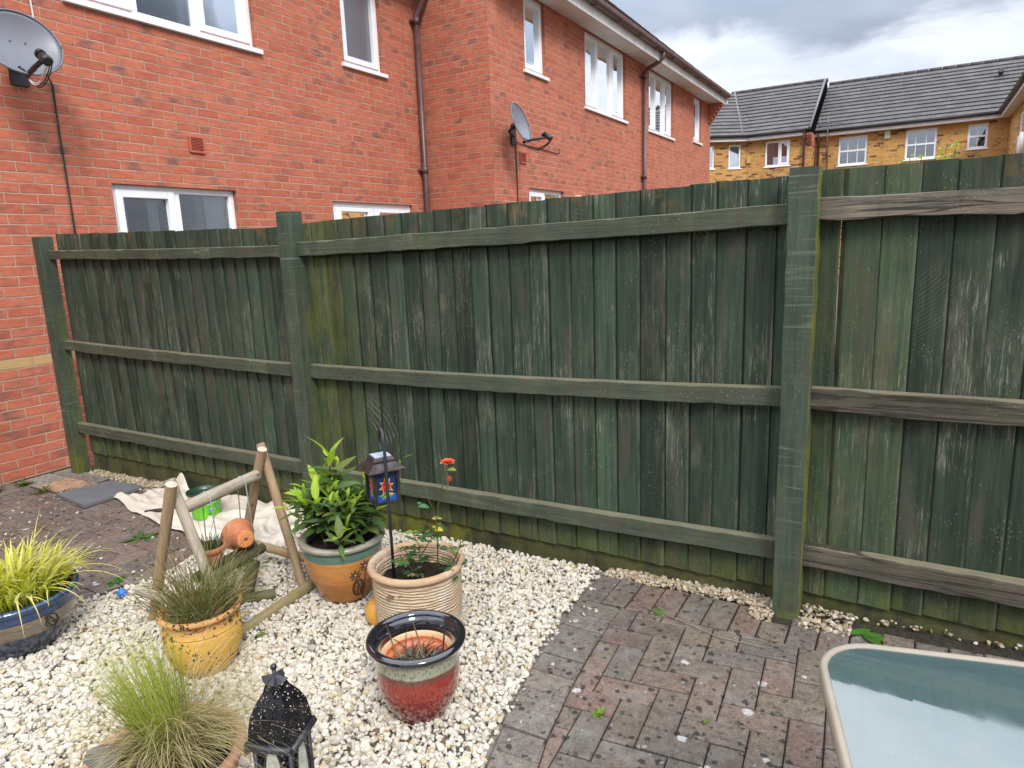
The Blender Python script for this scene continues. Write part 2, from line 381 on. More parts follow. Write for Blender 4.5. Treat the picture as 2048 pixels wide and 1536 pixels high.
def green_wood(name, paint=(.028, .046, .033), paint2=(.020, .032, .024), grain=(1., 1., .05), bare=(.17, .155, .12), wear=.5, moss=.5, splash=0., saw=0., arcs=False, top_bare=0., rust=0., cracks=0., lap=False):
    """Weathered dark green fence paint: streaky grain, chalky worn patches, yellow-green algae low down."""
    m, g = newmat(name)
    p = g.pos(); a = g.attr('col'); ar, ag, ab = g.xyz(a)   # r: board tone, g: seed, b: algae
    px, py, pz = g.xyz(p)
    off = g.cxyz(g.m('MULTIPLY', ag, 37.), g.m('MULTIPLY', ag, 11.), g.m('MULTIPLY', ag, 53.))
    q = g.vm('ADD', g.vm('MULTIPLY', p, grain), off)
    gr1 = g.noise(q, 60, 5, .7, .6)
    gr2 = g.noise(g.vm('MULTIPLY', q, tuple(1. if v > .5 else 1.6 for v in grain)), 270, 4, .75, .3)
    big = g.noise(g.vm('ADD', g.vm('MULTIPLY', p, (1., 1., .35)), off), 5, 4, .6)
    c = g.mix(g.ss(gr1, .3, .7), paint2, paint)
    c = g.mix(g.ss(big, .35, .75, 0., .75), c, g.mix(1., c, (1.6, 1.7, 1.45), 'MULTIPLY'))
    c = g.mix(1., c, g.cxyz(ar, ar, ar), 'MULTIPLY')
    brn = g.ss(g.noise(g.vm('ADD', g.vm('MULTIPLY', p, (1.2, 1.2, .2)), off), 9, 4, .6), .50, .66, 0., .7)
    c = g.mix(brn, c, (.066, .060, .044))
    # rain-splash wear: strongest just above each rail, and in loose patches
    patch = g.noise(g.vm('ADD', p, off), 2.6, 4, .6)
    pm = g.ss(patch, .46, .66)
    if splash:
        s1 = g.ss(g.m('ABSOLUTE', g.m('SUBTRACT', pz, 1.04)), .42, .0); s2 = g.ss(g.m('ABSOLUTE', g.m('SUBTRACT', pz, .43)), .22, .0); s3 = g.ss(pz, 1.62, 1.72)
        pm = g.m('ADD', pm, g.m('MULTIPLY', g.m('MAXIMUM', g.m('MAXIMUM', s1, g.m('MULTIPLY', s2, .12)), g.m('MULTIPLY', s3, .55)), splash), clamp=True)
    stre = g.m('ADD', g.m('MULTIPLY', gr2, .7), g.m('MULTIPLY', gr1, .5))
    thr = g.m('SUBTRACT', .74, g.m('MULTIPLY', pm, .13))
    wn = g.m('MULTIPLY', g.ss(g.m('SUBTRACT', stre, thr), 0., .09), g.ss(pm, .05, .5))
    soft = g.m('MULTIPLY', g.ss(g.noise(g.vm('ADD', g.vm('MULTIPLY', p, (1., 1., .22)), off), 16, 5, .7), .46, .7), pm)
    c = g.mix(g.m('MULTIPLY', soft, .50 * min(1, wear)), c, g.mix(g.noise(p, 3, 2), (.150, .150, .110), (.15, .165, .09)))
    c = g.mix(g.m('MULTIPLY', wn, .66 * wear, clamp=True), c, bare)
    fl = g.voro(g.vm('MULTIPLY', g.vm('ADD', p, g.vm('MULTIPLY', g.noise(p, 60, 2, .5, col=True), (.01, .01, .01))), (1., 1., .6)), 105.)
    spk = g.m('MULTIPLY', g.ss(fl, .24, .10), g.ss(g.noise(p, 4.5, 4, .7), .48, .62))
    c = g.mix(g.m('MULTIPLY', spk, .6 * min(1, wear)), c, (.27, .265, .22))
    # knots
    kn = g.voro(g.vm('ADD', g.vm('MULTIPLY', p, (1., 1., .55)), off), 4.2)
    ring = g.m('SINE', g.m('MULTIPLY', kn, 320.))
    kmask = g.ss(kn, .075, .03)
    c = g.mix(g.m('MULTIPLY', kmask, .7), c, g.mix(g.ss(ring, -.3, .6), (.028, .026, .02), (.10, .095, .07)))
    if saw:     # saw marks across the face
        sw = g.noise(g.vm('MULTIPLY', p, (2., 2., 60.)), 1.6, 3, .7)
        sm_ = g.m('MULTIPLY', g.ss(sw, .55, .7), g.ss(g.noise(p, 2.1, 3, .5), .42, .6))
        c = g.mix(g.m('MULTIPLY', sm_, saw), c, (.20, .215, .17))
    if arcs:    # curved saw scars
        for (cx_, cz_, r0_, r1_, fq, ang0, ang1, am_) in ((3.10, .50, .20, .375, 210., .2, 1.25, .65), (5.45, 1.75, .40, .70, 520., -1.15, -.6, .14)):
            ddx, ddz = g.m('SUBTRACT', px, cx_), g.m('SUBTRACT', pz, cz_)
            rr = g.m('SQRT', g.m('ADD', g.m('MULTIPLY', ddx, ddx), g.m('MULTIPLY', ddz, ddz))); th = g.m('ARCTAN2', ddz, ddx)
            k = g.m('MULTIPLY', g.m('MULTIPLY', g.ss(rr, r0_, r0_ + .03), g.ss(rr, r1_, r1_ - .04)), g.m('MULTIPLY', g.ss(th, ang0, ang0 + .15), g.ss(th, ang1, ang1 - .15)))
            ln = g.ss(g.m('SINE', g.m('ADD', g.m('MULTIPLY', rr, fq), g.m('MULTIPLY', g.noise(p, 12, 2), 4.))), .45, .95)
            c = g.mix(g.m('MULTIPLY', g.m('MULTIPLY', k, ln), g.ss(g.noise(p, 16, 3), .35, .65, .05, am_)), c, (.24, .23, .17))
    if rust:    # orange lichen near the tops
        rz = g.m('MULTIPLY', g.ss(pz, 1.58, 1.74), g.ss(g.noise(p, 6.5, 4, .65), .52, .66))
        c = g.mix(g.m('MULTIPLY', rz, rust), c, (.15, .095, .025))
    nz_ = g.xyz(g.nor())[2]
    if top_bare:
        c = g.mix(g.m('MULTIPLY', g.ss(nz_, .6, .8), top_bare), c, g.mix(gr1, (.15, .13, .085), (.33, .29, .205)))
    if cracks:
        ck = g.noise(g.vm('ADD', g.vm('MULTIPLY', p, (.7, 1., 24.)), off), 1.5, 4, .5, .6)
        c = g.mix(g.m('MULTIPLY', g.ss(g.m('ABSOLUTE', g.m('SUBTRACT', ck, .5)), .035, .008), cracks), c, (.014, .012, .01))
    if lap:     # lap shadow and proud-edge highlight painted into the board colour
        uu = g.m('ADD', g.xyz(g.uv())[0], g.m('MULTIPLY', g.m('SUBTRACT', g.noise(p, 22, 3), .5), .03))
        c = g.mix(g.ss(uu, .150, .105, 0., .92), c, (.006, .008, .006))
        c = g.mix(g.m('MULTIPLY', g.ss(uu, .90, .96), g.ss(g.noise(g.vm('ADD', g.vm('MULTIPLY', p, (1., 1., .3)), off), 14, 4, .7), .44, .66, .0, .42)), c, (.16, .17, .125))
    # algae
    alg = g.m('MULTIPLY', ab, g.ss(g.noise(g.vm('MULTIPLY', p, (1., 1., .4)), 13, 5, .7), .30, .64))
    c = g.mix(g.m('MULTIPLY', alg, moss, clamp=True), c, g.mix(g.noise(p, 30, 3), (.185, .185, .018), (.07, .085, .018)))
    h = g.m('ADD', g.m('MULTIPLY', gr1, .7), g.m('MULTIPLY', gr2, .5))
    h = g.m('ADD', h, g.m('MULTIPLY', wn, -.3))
    finish(g, c, g.ss(gr1, .2, .8, .62, .85), g.bump(h, .85, .005), .3)
    return m
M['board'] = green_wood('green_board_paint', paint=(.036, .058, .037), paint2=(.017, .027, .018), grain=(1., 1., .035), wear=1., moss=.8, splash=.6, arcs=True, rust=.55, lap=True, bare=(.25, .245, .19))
M['post'] = green_wood('green_post_paint', paint=(.047, .066, .047), paint2=(.028, .040, .030), grain=(.9, .9, .08), wear=.55, moss=.9, saw=.6)
M['rail'] = green_wood('green_rail_paint', paint=(.056, .068, .050), paint2=(.031, .040, .030), grain=(.035, 1., 1.), wear=1., moss=.5, bare=(.23, .215, .165), top_bare=.55)
M['bare_rail'] = green_wood('bare_weathered_rail', paint=(.135, .105, .085), paint2=(.05, .045, .04), grain=(.03, 1., 1.), wear=.9, moss=.5, bare=(.26, .22, .17), top_bare=.6, cracks=.85)
M['gravel_board'] = green_wood('mossy_gravel_board', paint=(.034, .034, .023), paint2=(.018, .018, .014), grain=(.05, 1., 1.), wear=.4, moss=.45)

def log_wood(name, c1, c2, grain=(1., 1., .08), moss=.0):
    m, g = newmat(name)
    p = g.uv(); u, v, _ = g.xyz(p)                   # u round the log, v along it (metres)
    gcoord = g.cxyz(g.m('MULTIPLY', u, 1.), g.m('MULTIPLY', v, .08), 0.)
    n1_ = g.noise(gcoord, 90, 5, .7, .5); n2_ = g.noise(g.pos(), 9, 4, .6)
    c = g.mix(g.ss(n1_, .3, .7), c1, c2)
    c = g.mix(g.ss(n2_, .45, .75, 0., .5), c, (.20, .185, .15))
    ck = g.ss(g.noise(g.cxyz(u, g.m('MULTIPLY', v, .04), 3.), 40, 3, .5), .68, .74)
    c = g.mix(g.m('MULTIPLY', ck, .7), c, (.05, .035, .022))
    kn = g.voro(g.cxyz(g.m('MULTIPLY', u, 1.), g.m('MULTIPLY', v, .6), 1.), 9.)
    c = g.mix(g.ss(kn, .1, .04, 0., .75), c, (.09, .05, .025))
    if moss:
        c = g.mix(g.m('MULTIPLY', g.ss(g.noise(g.pos(), 14, 4, .65), .4, .7), moss), c, (.13, .13, .03))
    finish(g, c, .75, g.bump(n1_, .4, .003), .25)
    return m
M['log'] = log_wood('pine_pole', (.24, .155, .085), (.36, .25, .145))
M['log_grey'] = log_wood('weathered_pine_pole', (.25, .20, .145), (.40, .335, .26))
M['log_moss'] = log_wood('mossy_pine_pole', (.20, .15, .075), (.30, .235, .12), moss=.6)
M['log_dark'] = log_wood('dark_mossy_wood', (.035, .035, .02), (.075, .07, .04), moss=.5)
M['log_end'] = simple('sawn_pine_end', (.46, .38, .28), .8, nscale=60, namt=.25)

def paver_mat():
    m, g = newmat('block_paving')
    p = g.pos(); a = g.attr('col')
    c = g.mix(g.ss(g.noise(p, 38, 5, .7), .3, .7), g.mix(1., a, (.78, .77, .74), 'MULTIPLY'), g.mix(1., a, (1.4, 1.32, 1.22), 'MULTIPLY'))
    grit = g.noise(p, 420, 2, .6)
    c = g.mix(g.ss(grit, .48, .62, 0., .95), c, g.mix(1., c, (1.95, 1.88, 1.75), 'MULTIPLY'))
    c = g.mix(g.ss(grit, .45, .3, 0., .5), c, (.03, .025, .024))
    # dark lichen spots and chalky white ones, each with a ragged outline
    pd = g.vm('ADD', p, g.vm('MULTIPLY', g.noise(p, 70, 3, .6, col=True), (.02, .02, .02)))
    v1 = g.voro(pd, 29.); r1 = g.white(g.voro(pd, 29., out='Position'))[0]
    zone = g.ss(g.noise(p, 1.7, 3, .5), .28, .45)
    s1 = g.m('MULTIPLY', g.ss(g.m('SUBTRACT', v1, g.m('MULTIPLY', r1, .36)), .06, -.05), zone)
    v4 = g.voro(g.vm('ADD', pd, (1.3, 5.7, 0.)), 44.); r4 = g.white(g.voro(g.vm('ADD', pd, (1.3, 5.7, 0.)), 44., out='Position'))[0]
    s4 = g.m('MULTIPLY', g.ss(g.m('SUBTRACT', v4, g.m('MULTIPLY', r4, .36)), .05, -.04), g.ss(g.noise(p, 2.3, 3, .5), .35, .5))
    c = g.mix(g.m('MULTIPLY', s4, .7), c, (.035, .033, .03))
    gp_ = g.ss(g.noise(p, 9, 5, .7), .5, .66, 0., .5); c = g.mix(gp_, c, (.20, .19, .17))
    c = g.mix(g.m('MULTIPLY', s1, .85), c, (.022, .021, .02))
    v2 = g.voro(g.vm('ADD', pd, (3.1, 1.7, 0.)), 10.5); r2 = g.white(g.voro(g.vm('ADD', pd, (3.1, 1.7, 0.)), 10.5, out='Position'))[0]
    s2 = g.ss(g.m('SUBTRACT', v2, g.m('MULTIPLY', g.m('POWER', r2, 2.5), .22)), .0, -.05)
    c = g.mix(g.m('MULTIPLY', s2, g.ss(g.noise(p, 120, 3), .25, .6, .35, .9)), c, (.46, .45, .42))
    v3 = g.voro(g.vm('ADD', pd, (7.3, 4.1, 0.)), 46.); r3 = g.white(g.voro(g.vm('ADD', pd, (7.3, 4.1, 0.)), 46., out='Position'))[0]
    s3 = g.m('MULTIPLY', g.ss(g.m('SUBTRACT', v3, g.m('MULTIPLY', g.m('POWER', r3, 3.), .3)), .0, -.06), g.ss(g.noise(p, 3.2, 3), .42, .6))
    c = g.mix(g.m('MULTIPLY', s3, .6), c, (.36, .35, .31))
    h = g.m('ADD', g.m('MULTIPLY', g.noise(p, 60, 5, .7), 1.), g.m('MULTIPLY', grit, .5))
    finish(g, c, .85, g.bump(h, .7, .004), .3)
    return m
M['paver'] = paver_mat()
def soil_mat(name, c1, c2, scale=60, moss=0.):
    m, g = newmat(name)
    p = g.pos()
    c = g.mix(g.ss(g.noise(p, scale, 5, .7), .3, .7), c1, c2)
    if moss: c = g.mix(g.m('MULTIPLY', g.ss(g.noise(p, 4, 5, .7), .5, .68), moss), c, (.07, .085, .02))
    finish(g, c, .95, g.bump(g.noise(p, scale * 1.5, 5, .75), 1., .012), .15)
    return m
M['ground'] = soil_mat('bare_earth', (.075, .06, .045), (.13, .105, .08), 14)
M['joint'] = soil_mat('joint_sand', (.028, .024, .02), (.07, .058, .045), 60, .6)
M['bed'] = soil_mat('gravel_bed', (.26, .235, .19), (.42, .38, .31), 90)
M['soil'] = soil_mat('potting_soil', (.012, .009, .007), (.04, .03, .022), 90)
def stone_mat():
    m, g = newmat('limestone_chips')
    p = g.pos(); a = g.attr('col')
    c = g.mix(g.ss(g.noise(p, 110, 4, .65), .35, .7, 0., 1.), g.mix(1., a, (.82, .80, .76), 'MULTIPLY'), g.mix(1., a, (1.08, 1.07, 1.05), 'MULTIPLY'))
    finish(g, c, .8, g.bump(g.noise(p, 260, 4, .7), .4, .003), .3)
    return m
M['stone'] = stone_mat()

def veg(name, tr=.6, rough=.45, spec=.4):
    m, g = newmat(name)
    a = g.attr('col'); p = g.pos()
    c = g.mix(g.noise(p, 60, 2), g.mix(1., a, (.85, .85, .85), 'MULTIPLY'), g.mix(1., a, (1.12, 1.12, 1.1), 'MULTIPLY'))
    finish(g, c, rough, None, spec, transl=g.mix(1., a, (tr, tr * 1.15, tr * .5), 'MULTIPLY'))
    return m
M['leaf'] = veg('leaf', .9, .55, .3)
M['blade'] = veg('grass_blade', .8, .5, .3)
M['stem'] = veg('stem', .2, .7, .2)
M['petal'] = veg('petal', .8, .6, .2)
M['col'] = (lambda m, g: (finish(g, g.attr('col'), .5), m)[1])(*newmat('painted_detail'))

def cloth_mat():
    m, g = newmat('cotton_dust_sheet')
    p = g.pos()
    c = g.mix(g.ss(g.noise(p, 7, 5, .65), .35, .7), (.53, .47, .39), (.64, .58, .49))
    s = g.voro(p, 16.); s2 = g.m('MULTIPLY', g.ss(s, .1, .05), g.ss(g.noise(p, 3, 3), .5, .62))
    c = g.mix(g.m('MULTIPLY', s2, .8), c, (.16, .12, .09))
    finish(g, c, .95, g.bump(g.m('ADD', g.noise(p, 24, 4, .6), g.m('MULTIPLY', g.noise(p, 500, 2), .2)), .35, .01), .1)
    return m
M['cloth'] = cloth_mat()
def slate_mat():
    m, g = newmat('grey_slate_slab')
    p = g.pos()
    c = g.mix(g.noise(g.vm('MULTIPLY', p, (1., 2., 1.)), 9, 5, .65), (.085, .09, .10), (.19, .19, .195))
    finish(g, c, .75, g.bump(g.noise(p, 30, 5, .65), .5, .006), .3)
    return m
M['slate'] = slate_mat()
# ------------------------------------------------------------------ the ground
mb = MB()
xs = [-160, -60, -30, -12, 0, 3, 6, 9, 12, 30, 60, 160]; ys = [-160, -40, -12, -6, -3, 0, 6, 12, 20, 40, 90, 200]
V = [(x, y, gz(x) - .055) for y in ys for x in xs]; n = len(xs)
mb.add(V, [(j * n + i, j * n + i + 1, (j + 1) * n + i + 1, (j + 1) * n + i) for j in range(len(ys) - 1) for i in range(n - 1)])
tag(mb.build('ground', M['ground']), kind='structure')

OUT = [(4.585, .05), (4.591, -.013), (4.604, -.286), (4.622, -.557), (4.652, -.80), (4.702, -1.07), (4.77, -1.30), (4.88, -1.62), (5.03, -2.0), (5.2, -2.35), (5.42, -2.75)]
INN = [(x + .192 - .004 * i, y - .01 * i) for i, (x, y) in enumerate(OUT)]
LEFT = [(2.45, -3.2), (2.50, -2.2), (2.54, -1.6), (2.565, -1.24), (2.62, -1.08), (2.655, -.9), (2.61, -.67), (2.55, -.3), (2.5, .06)]
def xat(line, y):
    pts = sorted(line, key=lambda q: q[1])
    if y <= pts[0][1]: return pts[0][0]
    for (x0, y0), (x1, y1) in zip(pts, pts[1:]):
        if y0 <= y <= y1: return x0 + (x1 - x0) * (y - y0) / (y1 - y0 + 1e-9)
    return pts[-1][0]

# beds: sand under the pavers, fine stone dust under the gravel
def sheet(name, x0f, x1f, y0, y1, dz_, mat, ny=24):
    b = MB(); V = []; F = []
    for j in range(ny + 1):
        y = y0 + (y1 - y0) * j / ny
        xa, xb = x0f(y), x1f(y)
        for i in range(9):
            x = xa + (xb - xa) * i / 8; V.append((x, y, gz(x) + dz_))
    for j in range(ny):
        for i in range(8): F.append((j * 9 + i, j * 9 + i + 1, (j + 1) * 9 + i + 1, (j + 1) * 9 + i))
    b.add(V, F); return tag(b.build(name, mat), kind='structure')
sheet('gravel_bed', lambda y: xat(LEFT, y) - .03, lambda y: xat(OUT, y) + .03, -2.75, .02, -.022, M['bed'])
sheet('paving_sand', lambda y: xat(OUT, y) + .031, lambda y: 9.0, -3.6, .02, -.011, M['joint'])
sheet('patio_sand', lambda y: -.6, lambda y: xat(LEFT, y) - .031, -3.6, .02, -.009, M['joint'])

def clip(poly, a, b):
    """keep the part of a convex polygon to the left of a->b"""
    out = []; n = len(poly)
    sgn = lambda q: (b[0] - a[0]) * (q[1] - a[1]) - (b[1] - a[1]) * (q[0] - a[0])
    for i in range(n):
        p, q = poly[i], poly[(i + 1) % n]; sp, sq = sgn(p), sgn(q)
        if sp >= 0: out.append(p)
        if (sp >= 0) != (sq >= 0):
            t = sp / (sp - sq); out.append((p[0] + (q[0] - p[0]) * t, p[1] + (q[1] - p[1]) * t))
    return out
def area(p): return .5 * sum(p[i][0] * p[(i + 1) % len(p)][1] - p[(i + 1) % len(p)][0] * p[i][1] for i in range(len(p)))
def paver(b, poly, col, dz_=0., j=.0022, ch=.0045):
    if len(poly) < 3: return
    if area(poly) < 0: poly = poly[::-1]
    if area(poly) < .0012: return
    cx = sum(p[0] for p in poly) / len(poly); cy = sum(p[1] for p in poly) / len(poly)
    poly = [p for i, p in enumerate(poly) if math.dist(p, poly[i - 1]) > .004]
    if len(poly) < 3: return
    def inset(dd):
        res = []; n_ = len(poly)
        for i in range(n_):
            p0, p1, p2 = Vector(poly[i - 1]), Vector(poly[i]), Vector(poly[(i + 1) % n_])
            e1 = (p1 - p0).normalized(); e2 = (p2 - p1).normalized(); n1_ = Vector((-e1.y, e1.x)); n2_ = Vector((-e2.y, e2.x))
            m_ = (n1_ + n2_); l2 = max(.35, m_.dot(n1_)); q = p1 + m_ * (dd / l2)
            res.append((q.x, q.y))
        return res
    z = lambda p: gz(p[0]) + dz_ + tx * (p[0] - cx) + ty * (p[1] - cy)
    tx, ty = random.gauss(0, .006), random.gauss(0, .006)
    A = inset(j); B = inset(j + ch); n = len(poly)
    vs_ = [(p[0], p[1], gz(p[0]) - .05) for p in A] + [(p[0], p[1], z(p) - ch * .8) for p in A] + [(p[0], p[1], z(p)) for p in B]
    fs = [tuple(2 * n + i for i in range(n))]
    for i in range(n):
        k = (i + 1) % n
        fs.append((i, k, n + k, n + i)); fs.append((n + i, n + k, 2 * n + k, 2 * n + i))
    b.add(vs_, fs, col)
TONES = [(.096, .083, .073), (.104, .081, .070), (.090, .081, .073), (.110, .080, .069), (.095, .080, .070), (.108, .091, .074), (.100, .085, .071)]
def herring(b, x0, x1, y0, y1, clips, rot=0., keep=None, tones=TONES, ox=0., oy=0.):
    S = .1; c_, s_ = math.cos(rot), math.sin(rot)
    for i in range(int((x0 - 1) / S), int((x1 + 1) / S)):
        for j2 in range(int((y0 - 1) / S), int((y1 + 1) / S)):
            k = (i - j2) % 4
            if k == 0: q = [(i, j2), (i + 2, j2), (i + 2, j2 + 1), (i, j2 + 1)]
            elif k == 3: q = [(i, j2), (i + 1, j2), (i + 1, j2 + 2), (i, j2 + 2)]
            else: continue
            q = [(a * S, c2 * S) for a, c2 in q]
            q = [(ox + a * c_ - c2 * s_, oy + a * s_ + c2 * c_) for a, c2 in q]
            cx = sum(p[0] for p in q) / 4; cy = sum(p[1] for p in q) / 4
            if not (x0 - .2 < cx < x1 + .2 and y0 - .2 < cy < y1 + .2): continue
            for a, e in clips(cx, cy):
                q = clip(q, a, e)
                if len(q) < 3: break
            if len(q) >= 3:
                t = random.choice(tones); f_ = random.uniform(.86, 1.14)
                paver(b, q, tuple(v * f_ for v in t), random.gauss(0, .0016))
mb = MB()
def clips_right(cx, cy):
    cl = [((9, -.292), (3, -.292))]
    P = sorted(INN, key=lambda q: q[1])
    for a, e in zip(P, P[1:]):
        if a[1] - .16 < cy < e[1] + .16: cl.append((e, a))
    return cl
herring(mb, 4.6, 7.6, -3.2, -.29, clips_right, rot=R(4), ox=.03, oy=.02)
# soldier course along the gravel, then one along the fence
def resample(line, step):
    L = [0]
    for a, e in zip(line, line[1:]): L.append(L[-1] + math.dist(a, e))
    res = []; s_ = 0
    while s_ < L[-1]:
        for i in range(len(line) - 1):
            if L[i] <= s_ <= L[i + 1]:
                t = (s_ - L[i]) / (L[i + 1] - L[i]); res.append((line[i][0] + (line[i + 1][0] - line[i][0]) * t, line[i][1] + (line[i + 1][1] - line[i][1]) * t)); break
        s_ += step
    return res
o_, i_ = [(xat(OUT, -.292), -.292)] + OUT[3:], [(xat(INN, -.302) + .004, -.300)] + INN[3:]
P1 = resample(o_, .1035); P2 = resample(i_, .1035 * .985)
for k in range(min(len(P1), len(P2)) - 1):
    t = random.choice([(.108, .098, .090), (.102, .094, .087), (.113, .101, .091)]); f_ = random.uniform(.9, 1.15)
    paver(mb, [P1[k], P2[k], P2[k + 1], P1[k + 1]], tuple(v * f_ for v in t), random.gauss(0, .0015))
x = 4.60
while x < 8.2:
    if not (5.30 < x + .05 < 5.46):
        t = random.choice(TONES); y1 = -.075 - .02 * random.random() if x > 5.45 else -.058 - .012 * random.random()
        paver(mb, [(x, -.29), (x + .1, -.29), (x + .1, y1), (x, y1)], t, random.gauss(0, .002))
    else:
        paver(mb, [(x, -.29), (x + .1, -.29), (x + .1, -.16), (x, -.16)], random.choice(TONES), 0)
    x += .102
tag(mb.build('block_paving', M['paver']), kind='structure')
# older patio on the left, more soiled, with a few flags set by the wall
mb = MB()
SLABS = [(.10, .70, -.16, -.03, (.14, .14, .13)), (.08, .36, -.40, -.165, (.19, .185, .165)), (.37, .64, -.40, -.165, (.30, .20, .14)), (.645, .95, -.36, -.165, (.28, .18, .125)), (.08, .3, -.66, -.405, (.13, .125, .11))]
def clips_left(cx, cy):
    cl = []
    P = sorted(LEFT, key=lambda q: q[1])
    for a, e in zip(P, P[1:]):
        if a[1] - .16 < cy < e[1] + .16: cl.append(((a[0] - .02, a[1]), (e[0] - .02, e[1])))
    cl.append(((9, -.06), (-3, -.06)))
    if cx < 1.0 and cy > -.55: cl.append(((5, -.42), (-3, -.42)))
    cl.append(((.02, 1), (.02, -4)) if False else ((.03, 0), (.03, -.1)))
    return cl
OLD = [(.100, .080, .072), (.108, .080, .072), (.095, .080, .073), (.112, .084, .071)]
herring(mb, 0.0, 2.7, -3.2, -.06, clips_left, rot=R(-2), tones=OLD, ox=.05, oy=.03)
for (a, e, y0, y1, c_) in SLABS: paver(mb, [(a, y0), (e, y0), (e, y1), (a, y1)], c_, .002, .004)
tag(mb.build('old_patio_paving', M['paver']), kind='structure')

# ------------------------------------------------------------------ gravel: every chip is real
def ico(sub=1):
    t = (1 + 5 ** .5) / 2
    v = [(-1, t, 0), (1, t, 0), (-1, -t, 0), (1, -t, 0), (0, -1, t), (0, 1, t), (0, -1, -t), (0, 1, -t), (t, 0, -1), (t, 0, 1), (-t, 0, -1), (-t, 0, 1)]
    f = [(0, 11, 5), (0, 5, 1), (0, 1, 7), (0, 7, 10), (0, 10, 11), (1, 5, 9), (5, 11, 4), (11, 10, 2), (10, 7, 6), (7, 1, 8), (3, 9, 4), (3, 4, 2), (3, 2, 6), (3, 6, 8), (3, 8, 9), (4, 9, 5), (2, 4, 11), (6, 2, 10), (8, 6, 7), (9, 8, 1)]
    v = [Vector(q).normalized() for q in v]
    for _ in range(sub):
        cache = {}; nf = []
        def mid(a, b):
            k = (min(a, b), max(a, b))
            if k not in cache: v.append((v[a] + v[b]).normalized()); cache[k] = len(v) - 1
            return cache[k]
        for a, b, c in f:
            ab, bc, ca = mid(a, b), mid(b, c), mid(c, a); nf += [(a, ab, ca), (b, bc, ab), (c, ca, bc), (ab, bc, ca)]
        f = nf
    return np.array([tuple(q) for q in v]), np.array(f)
def chip_templates(nt, sub=1):
    V0, F0 = ico(sub); T = []
    for k in range(nt):
        v = V0.copy()
        for _ in range(rng.integers(6, 10)):
            nrm = rng.normal(size=3); nrm /= np.linalg.norm(nrm); h = rng.uniform(.45, .8)
            dd = v @ nrm; over = dd > h
            v[over] -= np.outer(dd[over] - h, nrm)
        v *= rng.uniform(.78, 1.2, 3) * np.array([1.12, .98, .70])
        T.append(v)
    return T, F0
def scatter_stones(name, pts, size, tone, mat, nt=16):
    T, F0 = chip_templates(nt); N = len(pts); nv = len(T[0])
    q = rng.normal(size=(N, 4)); q[:, 1:3] *= .32; q /= np.linalg.norm(q, axis=1)[:, None]
    w_, x_, y_, z_ = q.T
    Rm = np.stack([1 - 2 * (y_ * y_ + z_ * z_), 2 * (x_ * y_ - z_ * w_), 2 * (x_ * z_ + y_ * w_), 2 * (x_ * y_ + z_ * w_), 1 - 2 * (x_ * x_ + z_ * z_), 2 * (y_ * z_ - x_ * w_),
                   2 * (x_ * z_ - y_ * w_), 2 * (y_ * z_ + x_ * w_), 1 - 2 * (x_ * x_ + y_ * y_)], 1).reshape(N, 3, 3)
    ti = rng.integers(0, nt, N); TT = np.array(T)[ti]
    VV = np.einsum('nij,nvj->nvi', Rm, TT * size[:, None, None]) + pts[:, None, :]
    FF = (F0[None] + (np.arange(N) * nv)[:, None, None]).reshape(-1, 3)
    me = bpy.data.meshes.new(name); me.vertices.add(N * nv); me.vertices.foreach_set('co', VV.astype(np.float32).ravel())
    nf = len(FF); me.loops.add(nf * 3); me.loops.foreach_set('vertex_index', FF.astype(np.int32).ravel())
    me.polygons.add(nf); me.polygons.foreach_set('loop_start', np.arange(0, nf * 3, 3, dtype=np.int32)); me.polygons.foreach_set('loop_total', np.full(nf, 3, np.int32))
    me.update(calc_edges=True)
    ca = me.color_attributes.new('col', 'FLOAT_COLOR', 'POINT'); cc = np.ones((N, nv, 4), np.float32); cc[:, :, :3] = tone[:, None, :]
    ca.data.foreach_set('color', cc.ravel()); me.materials.append(mat)
    me.polygons.foreach_set('use_smooth', np.zeros(nf, bool))
    o = bpy.data.objects.new(name, me); C.objects.link(o); return o
def stone_tones(N, tan=.10):
    t = np.tile(np.array([.55, .515, .445]), (N, 1)) * rng.uniform(.86, 1.14, (N, 1))
    r_ = rng.random(N)
    t[r_ < tan] = t[r_ < tan] * np.array([.92, .80, .62])
    k = (r_ > .95); t[k] = t[k] * np.array([.70, .69, .68])
    k = (r_ > .992); t[k] = np.array([.14, .10, .08])
    return np.clip(t, .02, .8)
sp = .0168; P = []
for layer in range(2):
    for y in np.arange(-2.6, -.015, sp):
        xa, xb = xat(LEFT, y), xat(OUT, y)
        xs_ = np.arange(xa, xb - .012, sp); P.append(np.c_[xs_ + rng.uniform(-.011, .011, len(xs_)), np.full(len(xs_), y) + rng.uniform(-.011, .011, len(xs_)), np.full(len(xs_), .012 * layer)])
P = np.concatenate(P); keep = np.ones(len(P), bool); keep &= ~((P[:, 2] > 0) & (rng.random(len(P)) < .22)); keep &= P[:, 1] > -2.45
keep &= ~((P[:, 1] < -1.95) & (rng.random(len(P)) < .4)); P = P[keep]
mound = .006 * np.sin(P[:, 0] * 7.1 + P[:, 1] * 3) + .005 * np.sin(P[:, 1] * 9.3 - P[:, 0] * 4)
P[:, 2] += SLP * P[:, 0] - .007 + mound + rng.uniform(0, .008, len(P))
N = len(P); size = np.clip(rng.lognormal(math.log(.0106), .30, N), .006, .021)
tag(scatter_stones('gravel', P, size, stone_tones(N), M['stone']), 'pale limestone chips spread between the pots, the fence and the block paving', 'gravel', kind='stuff')
